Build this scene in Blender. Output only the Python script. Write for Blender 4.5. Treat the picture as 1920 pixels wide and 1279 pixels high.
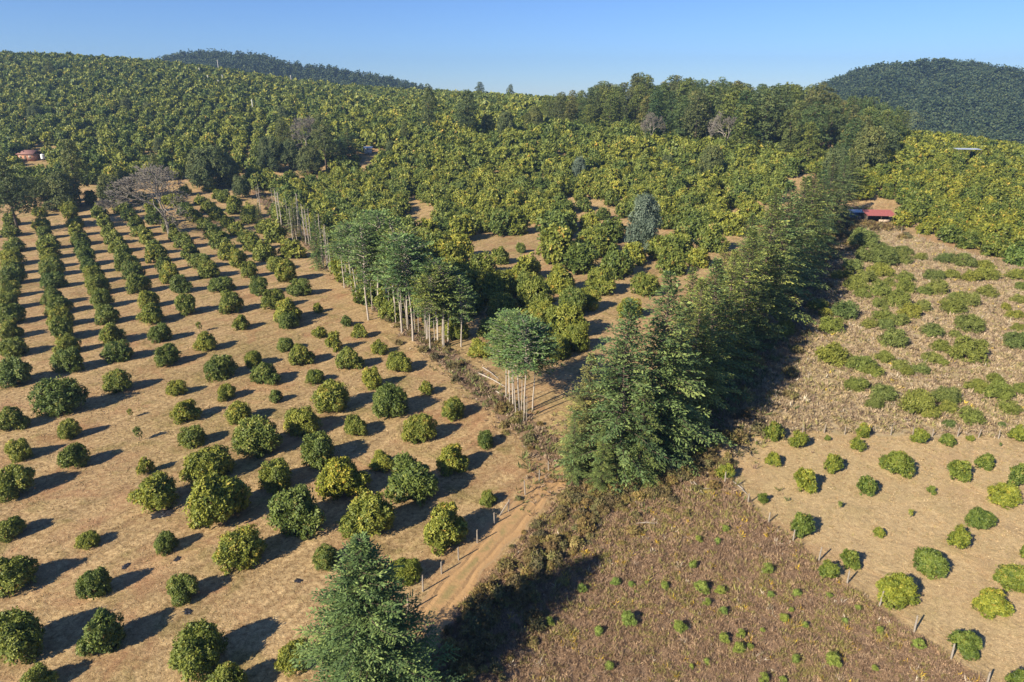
import bpy, math, random
import numpy as np
for o in list(bpy.data.objects): bpy.data.objects.remove(o)
SC = bpy.context.scene; COL = SC.collection
rng = np.random.default_rng(7); random.seed(7)
# ------------------------------------------------------------ camera, sky, sun, exposure
F = 1250.0; PITCH = math.radians(20.4); CH = 40.0
cam = bpy.data.objects.new('camera', bpy.data.cameras.new('camera')); COL.objects.link(cam)
cam.location = (0, 0, CH); cam.rotation_euler = (math.pi/2-PITCH, 0, 0)
cam.data.sensor_width = 36; cam.data.lens = 36*F/1920; cam.data.clip_end = 30000; cam.data.clip_start = .5
SC.camera = cam
SUN_EL = math.radians(31); AZ = math.radians(43)          # shadows run towards (+cos AZ, +sin AZ)
W = bpy.data.worlds.new('World'); SC.world = W; W.use_nodes = True
nt = W.node_tree; bg = nt.nodes['Background']; sky = nt.nodes.new('ShaderNodeTexSky')
sky.sky_type = 'NISHITA'; sky.sun_disc = False; sky.sun_elevation = SUN_EL
sky.sun_rotation = math.atan2(-math.cos(AZ), -math.sin(AZ)) % (2*math.pi)
sky.altitude = 2500; sky.air_density = 1.2; sky.dust_density = 0.0; sky.ozone_density = 3.2
tn_ = nt.nodes.new('ShaderNodeMix'); tn_.data_type = 'RGBA'; tn_.blend_type = 'MULTIPLY'; tn_.inputs[0].default_value = 1; tn_.inputs[7].default_value = (.60, .79, 1.16, 1)
nt.links.new(sky.outputs[0], tn_.inputs[6]); nt.links.new(tn_.outputs[2], bg.inputs[0]); bg.inputs[1].default_value = 0.062
sl = bpy.data.lights.new('sun', 'SUN'); sl.energy = 5.0; sl.angle = math.radians(.5); sl.color = (1, .89, .70)
sun = bpy.data.objects.new('sun', sl); COL.objects.link(sun)
sun.rotation_euler = (math.pi/2-SUN_EL, 0, AZ-math.pi/2)
SC.view_settings.view_transform = 'Standard'; SC.view_settings.look = 'None'; SC.view_settings.exposure = 0.95
SC.view_settings.gamma = 1
SC.cycles.transparent_max_bounces = 8; SC.cycles.max_bounces = 5; SC.cycles.volume_bounces = 0

# ------------------------------------------------------------ terrain
cp, sp = math.cos(PITCH), math.sin(PITCH)
def ray(px, py):
    u = (px-960)/F; v = (639.5-py)/F
    return np.array([u, cp+v*sp, -sp+v*cp])
def at(px, py, Y):
    d = ray(px, py); return d*(Y/d[1])+np.array([0, 0, CH])
def project(P):
    x, y, z = P[..., 0], P[..., 1], P[..., 2]-CH
    dep = y*cp-z*sp; up = y*sp+z*cp
    return 960+F*x/dep, 639.5-F*up/dep, dep
CTRL = []
for px, l in {-250:[(380,225),(300,300),(200,430),(130,540),(100,620),(112,760)],
              0:[(420,206),(340,268),(280,330),(220,400),(160,490),(116,585),(126,720)],
              300:[(380,236),(320,285),(270,335),(200,430),(150,530),(128,625),(142,760)],
              600:[(400,230),(330,284),(270,340),(215,440),(182,560),(166,660),(180,820)],
              900:[(400,228),(330,278),(270,330),(222,420),(195,560),(186,660),(196,820)],
              1200:[(400,225),(330,272),(275,320),(245,370),(220,450),(208,600),(222,800)],
              1500:[(400,224),(340,258),(300,300),(265,345),(245,400),(240,500),(262,700)],
              1750:[(400,222),(340,262),(292,315),(272,365),(285,450),(300,650)],
              2050:[(500,165),(400,225),(330,285),(300,345),(310,450),(310,650)]}.items():
    for py, Y in l: CTRL.append(at(px, py, Y))
for x in (-160,-80,0,80,160):
    for y in (-20,60,120,170): CTRL.append(np.array([x*(.6+y/200), y, 0.]))
for x in (-1200,-400,400,1200):
    CTRL.append(np.array([x, 1300, -30.]))
CTRL = np.array(CTRL); _c = CTRL[:, :2]/100
def _phi(r2): return .5*r2*np.log(r2+1e-9)
def _fit():
    n = len(_c); A = np.zeros((n+3, n+3))
    A[:n, :n] = _phi(((_c[:, None]-_c[None])**2).sum(-1))+np.eye(n)*.02
    A[:n, n] = 1; A[:n, n+1:] = _c; A[n:, :n] = A[:n, n:].T
    return np.linalg.solve(A, np.r_[CTRL[:, 2], 0, 0, 0])
_w = _fit()
def H(x, y):
    x = np.asarray(x, float); y = np.asarray(y, float); sh = np.broadcast(x, y).shape
    P = np.stack([np.broadcast_to(x, sh).ravel(), np.broadcast_to(y, sh).ravel()], -1)/100
    out = np.empty(len(P))
    for i in range(0, len(P), 20000):
        q = P[i:i+20000]
        out[i:i+20000] = _phi(((q[:, None]-_c[None])**2).sum(-1))@_w[:-3]+_w[-3]+q@_w[-2:]
    y_ = P[:, 1]*100
    s = np.clip((y_-120)/90, 0, 1); s = s*s*(3-2*s)
    far = np.clip((y_-850)/350, 0, 1)
    return ((out*s)*(1-far)-60*far).reshape(sh)
_Y = np.concatenate([np.arange(18, 250, 2.), np.arange(250, 760, 4.)])
def ground(px, py):
    d = ray(px, py); t = _Y/d[1]; x = d[0]*t; z = CH+d[2]*t; g = z-H(x, _Y)
    k = np.where(g < 0)[0]
    if len(k) == 0: i = len(_Y)-1; return np.array([x[i], _Y[i], float(H(x[i], _Y[i]))])
    k = max(k[0], 1); a = g[k-1]/(g[k-1]-g[k]); Y = _Y[k-1]+(_Y[k]-_Y[k-1])*a
    X = d[0]*Y/d[1]; return np.array([X, Y, float(H(X, Y))])
def height_for(B, top_py):
    """height of an upright thing standing at B whose top shows at row top_py"""
    v = (639.5-top_py)/F; y = B[1]
    return CH+y*(-sp+v*cp)/(cp+v*sp)-B[2]
def depth(B): return B[1]*cp-(B[2]-CH)*sp
def pxm(B): return depth(B)/F       # metres per photo pixel there

# ------------------------------------------------------------ mesh helpers
def mesh_np(name, V, Fa, attrs=None, smooth=False):
    V = np.asarray(V, np.float32); Fa = np.asarray(Fa, np.int32); k = Fa.shape[1]
    me = bpy.data.meshes.new(name); me.vertices.add(len(V)); me.vertices.foreach_set('co', V.ravel())
    me.loops.add(Fa.size); me.loops.foreach_set('vertex_index', Fa.ravel())
    me.polygons.add(len(Fa)); me.polygons.foreach_set('loop_start', np.arange(len(Fa), dtype=np.int32)*k)
    for n, a in (attrs or {}).items():
        a = np.asarray(a, np.float32)
        if a.ndim == 1: at_ = me.attributes.new(n, 'FLOAT', 'POINT'); at_.data.foreach_set('value', a)
        else:
            if a.shape[1] == 3: a = np.c_[a, np.ones(len(a), np.float32)]
            at_ = me.attributes.new(n, 'FLOAT_COLOR', 'POINT'); at_.data.foreach_set('color', a.astype(np.float32).ravel())
    me.update(calc_edges=True); me.validate()
    if smooth: me.polygons.foreach_set('use_smooth', np.ones(len(me.polygons), bool))
    return me
def link(name, me, mat=None, parent=None):
    o = bpy.data.objects.new(name, me); COL.objects.link(o)
    if mat is not None and me is not None and len(me.materials) == 0: me.materials.append(mat)
    if parent is not None: o.parent = parent
    return o
def tag(o, label=None, cat=None, group=None, kind=None):
    if label: o['label'] = label
    if cat: o['category'] = cat
    if group: o['group'] = group
    if kind: o['kind'] = kind
    return o
def empty(name, loc, rz=0, sc=(1, 1, 1)):
    o = bpy.data.objects.new(name, None); COL.objects.link(o); o.location = loc
    o.rotation_euler = (0, 0, rz); o.scale = sc; o.empty_display_size = .3; return o
def norm(a): return a/np.maximum(np.linalg.norm(a, axis=-1, keepdims=True), 1e-9)
def diamonds(P, D, N, L, Wd):
    """leaf quads: base P, along D, facing N"""
    S = norm(np.cross(D, N)); L = np.asarray(L)[..., None]; Wd = np.asarray(Wd)[..., None]
    mid = P+D*L*.5+N*L*.06
    V = np.stack([P, mid+S*Wd*.5, P+D*L, mid-S*Wd*.5], 1).reshape(-1, 3)
    return V, np.arange(len(P)*4).reshape(-1, 4)
def tubes(segs, sides=5):
    """segs: list of (p0, p1, r0, r1)"""
    V = []; Fa = []; b = 0
    for p0, p1, r0, r1 in segs:
        p0 = np.asarray(p0, float); p1 = np.asarray(p1, float); d = p1-p0; d = d/(np.linalg.norm(d)+1e-9)
        a = np.cross(d, [0, 0, 1.] if abs(d[2]) < .9 else [1., 0, 0]); a /= np.linalg.norm(a); c = np.cross(d, a)
        t = np.arange(sides)*2*math.pi/sides; ring = np.cos(t)[:, None]*a+np.sin(t)[:, None]*c
        V.append(p0+ring*r0); V.append(p1+ring*r1)
        for i in range(sides):
            j = (i+1) % sides; Fa.append((b+i, b+j, b+sides+j, b+sides+i))
        b += 2*sides
    return np.concatenate(V), np.array(Fa)
def boxes(bl):
    """list of (centre, size, rz) or 8-corner arrays"""
    V = []; Fa = []; b = 0
    q = np.array([(0,3,2,1),(4,5,6,7),(0,1,5,4),(1,2,6,5),(2,3,7,6),(3,0,4,7)])
    c8 = np.array([(-1,-1,-1),(1,-1,-1),(1,1,-1),(-1,1,-1),(-1,-1,1),(1,-1,1),(1,1,1),(-1,1,1)])/2
    for c, s, rz in bl:
        p = c8*np.array(s); cr, sr = math.cos(rz), math.sin(rz)
        p = np.c_[p[:, 0]*cr-p[:, 1]*sr, p[:, 0]*sr+p[:, 1]*cr, p[:, 2]]+np.array(c)
        V.append(p); Fa.append(q+b); b += 8
    return np.concatenate(V), np.concatenate(Fa)

# ------------------------------------------------------------ materials
def newmat(name):
    m = bpy.data.materials.new(name); m.use_nodes = True; t = m.node_tree
    return m, t, t.nodes['Principled BSDF'], t.nodes['Material Output']
def N(t, typ, **k):
    n = t.nodes.new(typ)
    for a, v in k.items(): setattr(n, a, v)
    return n
def mathn(t, op, a, b=None, clamp=False):
    n = N(t, 'ShaderNodeMath', operation=op, use_clamp=clamp)
    for i, v in enumerate((a, b)):
        if v is None: continue
        if isinstance(v, (int, float)): n.inputs[i].default_value = v
        else: t.links.new(v, n.inputs[i])
    return n.outputs[0]
def mixc(t, f, a, b, mode='MIX'):
    n = N(t, 'ShaderNodeMix', data_type='RGBA', blend_type=mode)
    for i, v in ((0, f), (6, a), (7, b)):
        if isinstance(v, (int, float)): n.inputs[i].default_value = v
        elif isinstance(v, tuple): n.inputs[i].default_value = (*v, 1)
        else: t.links.new(v, n.inputs[i])
    return n.outputs[2]
def noise(t, scale, detail=4, rough=.55, vec=None, dist=0):
    n = N(t, 'ShaderNodeTexNoise'); n.inputs['Scale'].default_value = scale; n.inputs['Detail'].default_value = detail
    n.inputs['Roughness'].default_value = rough; n.inputs['Distortion'].default_value = dist
    if vec is not None: t.links.new(vec, n.inputs['Vector'])
    return n.outputs['Fac']
def ramp(t, f, stops, interp='LINEAR'):
    n = N(t, 'ShaderNodeValToRGB'); n.color_ramp.interpolation = interp; e = n.color_ramp.elements
    while len(e) < len(stops): e.new(.5)
    for i, (p, c) in enumerate(stops):
        e[i].position = p; e[i].color = (*c, 1) if isinstance(c, tuple) else (c, c, c, 1)
    t.links.new(f, n.inputs[0]); return n.outputs[0]
def leafmat(name, stops, tone_lo, tone_hi, rough=.5, transl=.25, spec=.4):
    """stops: colours along the per-cluster 'tint'; the per-tree tone multiplies"""
    m, t, b, out = newmat(name)
    at_ = N(t, 'ShaderNodeAttribute', attribute_name='tint'); tn = N(t, 'ShaderNodeAttribute', attribute_name='tone')
    oi = N(t, 'ShaderNodeObjectInfo')
    tone = mathn(t, 'FRACT', mathn(t, 'ADD', oi.outputs['Random'], tn.outputs['Fac']))
    c = ramp(t, at_.outputs['Fac'], stops)
    c = mixc(t, 1.0, c, mixc(t, tone, tone_lo, tone_hi), 'MULTIPLY')
    c = mixc(t, 1.0, c, oi.outputs['Color'], 'MULTIPLY')
    t.links.new(c, b.inputs['Base Color']); b.inputs['Roughness'].default_value = rough
    b.inputs['Specular IOR Level'].default_value = spec
    tr = N(t, 'ShaderNodeBsdfTranslucent'); t.links.new(mixc(t, 1.0, c, (1.1, 1.15, .6), 'MULTIPLY'), tr.inputs[0])
    mx = N(t, 'ShaderNodeMixShader'); mx.inputs[0].default_value = transl
    t.links.new(b.outputs[0], mx.inputs[1]); t.links.new(tr.outputs[0], mx.inputs[2]); t.links.new(mx.outputs[0], out.inputs[0])
    return m
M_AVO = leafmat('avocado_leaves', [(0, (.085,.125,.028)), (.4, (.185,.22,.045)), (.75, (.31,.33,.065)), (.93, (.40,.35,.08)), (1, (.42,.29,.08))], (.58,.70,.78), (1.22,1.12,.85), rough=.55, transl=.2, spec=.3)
M_CON = leafmat('conifer_needles', [(0, (.04,.065,.032)), (.55, (.12,.165,.065)), (1, (.29,.32,.115))], (.8,.92,1.0), (1.25,1.1,.8), rough=.65, transl=.12, spec=.25)
M_PINE = leafmat('pine_needles', [(0, (.045,.065,.028)), (.6, (.115,.14,.05)), (1, (.22,.22,.08))], (.8,.9,.95), (1.2,1.12,.9), rough=.65, transl=.12, spec=.25)
M_GREY = leafmat('grey_green_leaves', [(0, (.05,.075,.05)), (.6, (.13,.175,.12)), (1, (.24,.29,.20))], (.95,.95,1.), (1.05,1.05,1.), rough=.6, transl=.15, spec=.25)
M_BUSH = leafmat('bush_leaves', [(0, (.12,.15,.045)), (.6, (.26,.295,.085)), (1, (.42,.41,.15))], (.85,.95,.95), (1.15,1.05,.85), rough=.6, transl=.25, spec=.25)
def barkmat(name, a, b_, sc=6):
    m, t, b, out = newmat(name); tc = N(t, 'ShaderNodeTexCoord')
    mp = N(t, 'ShaderNodeMapping'); mp.inputs['Scale'].default_value = (3, 3, .7); t.links.new(tc.outputs['Object'], mp.inputs[0])
    n = noise(t, sc, 5, .65, mp.outputs[0]); t.links.new(ramp(t, n, [(.3, a), (.7, b_)]), b.inputs['Base Color'])
    b.inputs['Roughness'].default_value = .9
    bp = N(t, 'ShaderNodeBump'); bp.inputs['Strength'].default_value = .5; bp.inputs['Distance'].default_value = .03
    t.links.new(n, bp.inputs['Height']); t.links.new(bp.outputs[0], b.inputs['Normal']); return m
M_BARK = barkmat('brown_bark', (.07,.052,.038), (.16,.12,.085))
M_PALE = barkmat('weathered_grey_wood', (.26,.22,.18), (.52,.46,.39))
M_TWIG = barkmat('dry_twigs', (.13,.115,.095), (.27,.24,.20))
def attrmat(name, rough=.85, transl=.15):
    m, t, b, out = newmat(name); a = N(t, 'ShaderNodeAttribute', attribute_name='col')
    t.links.new(a.outputs['Color'], b.inputs['Base Color']); b.inputs['Roughness'].default_value = rough
    b.inputs['Specular IOR Level'].default_value = .15
    tr = N(t, 'ShaderNodeBsdfTranslucent'); t.links.new(a.outputs['Color'], tr.inputs[0])
    mx = N(t, 'ShaderNodeMixShader'); mx.inputs[0].default_value = transl
    t.links.new(b.outputs[0], mx.inputs[1]); t.links.new(tr.outputs[0], mx.inputs[2]); t.links.new(mx.outputs[0], out.inputs[0])
    return m
M_WEED = attrmat('dry_weeds')
def flatmat(name, c, rough=.7, metal=0., var=.25, sc=3.):
    m, t, b, out = newmat(name); tc = N(t, 'ShaderNodeTexCoord')
    n = noise(t, sc, 5, .6, tc.outputs['Object']); lo = tuple(v*(1-var) for v in c); hi = tuple(min(1, v*(1+var)) for v in c)
    t.links.new(ramp(t, n, [(.3, lo), (.7, hi)]), b.inputs['Base Color'])
    b.inputs['Roughness'].default_value = rough; b.inputs['Metallic'].default_value = metal; return m

# ------------------------------------------------------------ regions on the ground
def poly_world(pp): return np.array([ground(*p)[:2] for p in pp])
def inside(P, poly):
    x, y = P[:, 0], P[:, 1]; r = np.zeros(len(P), bool); n = len(poly)
    for i in range(n):
        x0, y0 = poly[i]; x1, y1 = poly[(i+1) % n]
        c = ((y0 > y) != (y1 > y)) & (x < (x1-x0)*(y-y0)/(y1-y0+1e-12)+x0); r ^= c
    return r
def seg_dist(P, poly, closed=True):
    d = np.full(len(P), 1e9); n = len(poly)
    for i in range(n if closed else n-1):
        a = poly[i]; b = poly[(i+1) % n]; ab = b-a; t = np.clip(((P-a)@ab)/(ab@ab+1e-9), 0, 1)
        d = np.minimum(d, np.linalg.norm(P-a-t[:, None]*ab, axis=1))
    return d
def mask(P, poly, w):
    d = seg_dist(P, poly); s = np.where(inside(P, poly), d, -d); return np.clip(.5+s/(2*w), 0, 1)
PATH_PX = [(1062,872),(1040,895),(1000,938),(945,992),(895,1048),(852,1096),(815,1146),(770,1210),(690,1320),(600,1420)]
PATH = poly_world(PATH_PX)
SCRUB = np.array(list(poly_world([(1075,893),(1200,862),(1300,815),(1345,868),(1370,905),(1440,980),(1490,1015),(1590,1097),(1650,1142),(1720,1190),(1800,1245),(1850,1279)]))
                 + [np.array((38., 22.)), np.array((-6., 14.))] + list(poly_world([(760,1330),(842,1160),(900,1092),(960,1030),(1010,975),(1050,930)])))
FIELD = poly_world([(1330,806),(1550,812),(1750,816),(1920,824),(2100,832),(2100,600),(1925,500),(1800,470),(1680,432),(1600,405),(1560,440),(1500,545),(1400,650),(1335,760)])
RFIELD = poly_world([(1320,806),(1550,812),(1750,818),(2200,835),(2200,1279),(1850,1290),(1650,1142),(1490,1015),(1370,905)])
VERGE = poly_world([(478,352),(520,400),(600,470),(700,560),(800,640),(880,705),(950,770),(1040,850)])
WALLL = poly_world([(1120,885),(1180,868),(1260,800),(1330,730),(1400,640),(1460,570),(1510,500),(1550,440),(1590,392)])
RORCH_PX = [(1700,258),(1640,300),(1615,350),(1612,395),(1690,430),(1800,470),(1925,503),(2150,600),(2300,600),(2300,250),(1920,282),(1790,268)]

# ------------------------------------------------------------ ground sheet
def build_ground():
    ys = [-60., -30., 0., 10.]; y = 16.
    while y < 900: ys.append(y); y += max(.55, y*.0075)
    ys += [980, 1080, 1200, 1500, 2000, 2600]; ys = np.array(ys)
    us = np.linspace(-1, 1, 400); us = np.sign(us)*np.abs(us)**1.0
    X = us[None]*(np.maximum(ys, 20)[:, None]*1.0+35); Yg = np.repeat(ys[:, None], len(us), 1)
    Z = H(X, Yg); P = np.c_[X.ravel(), Yg.ravel()]
    r, c = X.shape; i = np.arange((r-1)*c).reshape(r-1, c)[:, :-1].ravel()
    Fa = np.c_[i, i+1, i+c+1, i+c]
    scr = mask(P, SCRUB, 1.0); fld = mask(P, FIELD, 2.0)
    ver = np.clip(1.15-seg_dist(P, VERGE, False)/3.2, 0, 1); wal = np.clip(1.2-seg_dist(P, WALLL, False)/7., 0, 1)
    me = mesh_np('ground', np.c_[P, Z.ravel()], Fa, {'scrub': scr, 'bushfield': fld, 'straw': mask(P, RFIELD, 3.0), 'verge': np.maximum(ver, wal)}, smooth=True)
    m, t, b, out = newmat('dry_ground'); tc = N(t, 'ShaderNodeTexCoord'); v = tc.outputs['Object']
    big = noise(t, .035, 4, .6, v); med = noise(t, .22, 5, .6, v, .6); fine = noise(t, 2.2, 6, .7, v, .4); xf = noise(t, 9., 5, .75, v)
    grass = mixc(t, ramp(t, fine, [(.35, 0.), (.65, 1.)]), (.235,.15,.072), (.54,.39,.205))
    green = mixc(t, ramp(t, fine, [(.35, 0.), (.65, 1.)]), (.15,.115,.045), (.33,.26,.105))
    soil = mixc(t, xf, (.21,.10,.052), (.43,.25,.135))
    c = mixc(t, ramp(t, med, [(.52, 0.), (.66, .8)]), grass, green)
    c = mixc(t, ramp(t, big, [(.50, 0.), (.66, .55)]), c, green)
    mp = N(t, 'ShaderNodeMapping'); mp.inputs['Location'].default_value = (40, 17, 3); t.links.new(v, mp.inputs[0])
    med2 = noise(t, .16, 6, .65, mp.outputs[0], .8)
    c = mixc(t, ramp(t, med2, [(.50, 0.), (.68, .75)]), c, soil)
    mr = N(t, 'ShaderNodeMapping', vector_type='POINT'); mr.inputs['Rotation'].default_value = (0, 0, math.radians(34)); t.links.new(v, mr.inputs[0])
    ms_ = N(t, 'ShaderNodeMapping'); ms_.inputs['Scale'].default_value = (.9, .03, 1); t.links.new(mr.outputs[0], ms_.inputs[0])
    st = noise(t, 1.0, 3, .6, ms_.outputs[0], .3)
    c = mixc(t, .45, c, mixc(t, ramp(t, st, [(.35, 0.), (.65, 1.)]), (.6,.58,.56), (1.35,1.35,1.32)), 'MULTIPLY')
    A = lambda n: N(t, 'ShaderNodeAttribute', attribute_name=n).outputs['Fac']
    edge = lambda a: ramp(t, mathn(t, 'ADD', a, mathn(t, 'MULTIPLY', mathn(t, 'SUBTRACT', med, .5), 1.2)), [(.4, 0.), (.62, 1.)])
    c = mixc(t, mathn(t, 'MULTIPLY', A('straw'), .55), c, mixc(t, fine, (.37,.27,.14), (.66,.51,.29)))
    scrubc = mixc(t, fine, (.11,.07,.045), (.40,.27,.165)); fieldc = mixc(t, fine, (.27,.195,.11), (.57,.46,.29))
    fieldc = mixc(t, ramp(t, med2, [(.45, 0.), (.6, .7)]), fieldc, mixc(t, fine, (.24,.20,.09), (.46,.37,.18)))
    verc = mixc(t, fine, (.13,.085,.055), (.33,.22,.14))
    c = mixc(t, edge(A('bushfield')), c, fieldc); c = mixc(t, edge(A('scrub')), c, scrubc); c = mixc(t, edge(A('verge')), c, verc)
    c = mixc(t, .5, c, mixc(t, ramp(t, xf, [(.32, 0.), (.68, 1.)]), (.15,.15,.15), (1.8,1.8,1.8)), 'MULTIPLY')
    t.links.new(c, b.inputs['Base Color']); b.inputs['Roughness'].default_value = .95; b.inputs['Specular IOR Level'].default_value = .1
    hgt = mathn(t, 'ADD', mathn(t, 'MULTIPLY', fine, .10), mathn(t, 'ADD', mathn(t, 'MULTIPLY', xf, .05), mathn(t, 'MULTIPLY', med, .35)))
    bp = N(t, 'ShaderNodeBump'); bp.inputs['Strength'].default_value = .9; bp.inputs['Distance'].default_value = 1.
    t.links.new(hgt, bp.inputs['Height']); t.links.new(bp.outputs[0], b.inputs['Normal'])
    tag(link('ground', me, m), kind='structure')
build_ground()
def build_path():
    P = PATH; s = [P[0]]
    for a, b in zip(P[:-1], P[1:]):
        n = max(1, int(np.linalg.norm(b-a)/.6)); s += [a+(b-a)*(k+1)/n for k in range(n)]
    s = np.array(s); s = np.array([s[max(0, i-3):i+4].mean(0) for i in range(len(s))])
    T = norm(np.gradient(s, axis=0)); Nn = np.c_[-T[:, 1], T[:, 0]]; k = np.linspace(-1, 1, 13)
    wv = 1.6+.22*np.sin(np.arange(len(s))*.37)+.18*np.sin(np.arange(len(s))*.9+1)
    wv *= np.clip(np.arange(len(s))/5+.2, 0, 1)
    X = s[:, None, :]+Nn[:, None, :]*(k[None, :, None]*wv[:, None, None])
    Z = H(X[..., 0], X[..., 1])+.008
    r, c = X.shape[:2]; i = np.arange((r-1)*c).reshape(r-1, c)[:, :-1].ravel()
    lat = np.broadcast_to(k, (r, c)).ravel(); along = np.repeat(np.linspace(0, 1, r), c)
    me = mesh_np('dirt_path', np.c_[X.reshape(-1, 2), Z.ravel()], np.c_[i, i+1, i+c+1, i+c][:, ::-1], {'lat': lat, 'along': along}, True)
    m, t, b, out = newmat('packed_dirt'); v = N(t, 'ShaderNodeTexCoord').outputs['Object']
    fine = noise(t, 2.5, 6, .7, v, .5); med = noise(t, .5, 4, .6, v, .5)
    c_ = mixc(t, fine, (.32,.18,.075), (.50,.32,.15)); la = mathn(t, 'ABSOLUTE', N(t, 'ShaderNodeAttribute', attribute_name='lat').outputs['Fac'])
    al = N(t, 'ShaderNodeAttribute', attribute_name='along').outputs['Fac']
    g = mathn(t, 'MULTIPLY', ramp(t, la, [(.1, 1.), (.34, 0.)]), ramp(t, med, [(.45, 0.), (.6, 1.)]))
    g = mathn(t, 'MULTIPLY', g, ramp(t, al, [(.12, 0.), (.3, 1.)]))
    e = ramp(t, mathn(t, 'ADD', la, mathn(t, 'MULTIPLY', mathn(t, 'SUBTRACT', med, .5), .8)), [(.8, 0.), (.98, 1.)])
    c_ = mixc(t, mathn(t, 'MULTIPLY', g, .7), c_, (.22,.19,.07)); c_ = mixc(t, mathn(t, 'MULTIPLY', e, .8), c_, mixc(t, fine, (.27,.18,.09), (.43,.30,.16)))
    t.links.new(c_, b.inputs['Base Color']); b.inputs['Roughness'].default_value = .95
    rut = mathn(t, 'MULTIPLY', ramp(t, la, [(.3, 1.), (.5, 0.), (.7, 1.)]), .12)
    bp = N(t, 'ShaderNodeBump'); bp.inputs['Strength'].default_value = .9; bp.inputs['Distance'].default_value = 1.
    t.links.new(mathn(t, 'ADD', rut, mathn(t, 'MULTIPLY', fine, .1)), bp.inputs['Height']); t.links.new(bp.outputs[0], b.inputs['Normal'])
    tag(link('dirt_path', me, m), kind='structure')
build_path()
# ------------------------------------------------------------ foliage builders (unit crowns: about 1 m radius unless a height is given)
def crown_points(g, lobes, n, hide=.72):
    """points and outward normals on the outside of a union of lobes (cx,cy,cz,rx,rz)"""
    lobes = np.array(lobes); ar = lobes[:, 3]*lobes[:, 3]; k = g.choice(len(lobes), n*3, p=ar/ar.sum())
    d = norm(g.normal(size=(n*3, 3))); d[:, 2] = np.where(d[:, 2] < -.55, -d[:, 2], d[:, 2]); d = norm(d)
    R = np.c_[lobes[k, 3], lobes[k, 3], lobes[k, 4]]; P = lobes[k, :3]+d*R*g.uniform(.82, 1.05, (len(k), 1))
    q = np.linalg.norm((P[:, None]-lobes[None, :, :3])/lobes[None, :, [3, 3, 4]], axis=2); q[np.arange(len(k)), k] = 9
    ok = (q.min(1) > hide) & (P[:, 2] > .02); P, d, k = P[ok][:n], d[ok][:n], k[ok][:n]
    return P, norm(d/R[ok][:n]), k
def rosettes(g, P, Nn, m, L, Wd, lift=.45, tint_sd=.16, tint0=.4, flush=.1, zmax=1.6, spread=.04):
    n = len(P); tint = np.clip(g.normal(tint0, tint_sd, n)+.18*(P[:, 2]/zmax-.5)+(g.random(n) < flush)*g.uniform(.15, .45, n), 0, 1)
    Pm = np.repeat(P, m, 0); Nm = np.repeat(Nn, m, 0); r = g.normal(size=Pm.shape); T = norm(r-(r*Nm).sum(1, keepdims=True)*Nm)
    D = norm(T+Nm*g.uniform(lift-.5, lift+.5, (len(Pm), 1))-np.array([0, 0, .18])); Nf = norm(Nm+g.normal(size=Pm.shape)*.35+np.array([0, 0, .25]))
    Ll = L*g.uniform(.6, 1.2, len(Pm)); V, Fa = diamonds(Pm+g.normal(size=Pm.shape)*spread, D, Nf, Ll, Wd*Ll/L)
    return V, Fa, np.repeat(np.clip(np.repeat(tint, m)+g.normal(0, .05, n*m), 0, 1), 4)
def merge(parts):
    V = []; Fa = []; T = []; b = 0
    for v, f, t in parts: V.append(v); Fa.append(f+b); T.append(t); b += len(v)
    return np.concatenate(V), np.concatenate(Fa), np.concatenate(T)
def avo_lobes(g, nl, hgt=1.45):
    L = [(0, 0, hgt*.45, .62, hgt*.42)]
    for i in range(nl):
        a = g.uniform(0, 2*math.pi); z = g.uniform(.12, 1.); rr = (1-abs(z-.36)**1.6*1.15)*g.uniform(.5, .86); s = g.uniform(.15, .34)
        L.append((math.cos(a)*rr, math.sin(a)*rr, max(s*.8, z*hgt*.85), s, s*g.uniform(.85, 1.35)))
    return L
def avo_crown(seed, ncl, m, L, Wd, nl=15, hgt=1.45, flush=.1, tint0=.4):
    g = np.random.default_rng(seed); lb = avo_lobes(g, nl, hgt); P, Nn, k = crown_points(g, lb, ncl)
    lt = g.normal(0, .10, len(lb)); V, Fa, T = rosettes(g, P, Nn, m, L, Wd, flush=flush, tint0=tint0)
    T = np.clip(T+np.repeat(lt[k], m*4), 0, 1)
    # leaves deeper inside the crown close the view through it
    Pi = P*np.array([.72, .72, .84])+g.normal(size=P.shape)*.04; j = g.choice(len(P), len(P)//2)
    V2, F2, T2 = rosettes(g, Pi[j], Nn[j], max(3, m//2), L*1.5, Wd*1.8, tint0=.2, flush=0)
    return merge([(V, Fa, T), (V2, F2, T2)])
def trunk_segs(g, h=.55, r=.07, nb=5, spread=.5):
    S = [((0, 0, -.05), (0, 0, h*.45), r, r*.8)]
    for i in range(nb):
        a = i*2*math.pi/nb+g.uniform(-.4, .4); S.append(((0, 0, h*.42), (math.cos(a)*spread, math.sin(a)*spread, h*g.uniform(1.2, 1.9)), r*.55, r*.15))
    return S
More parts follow.
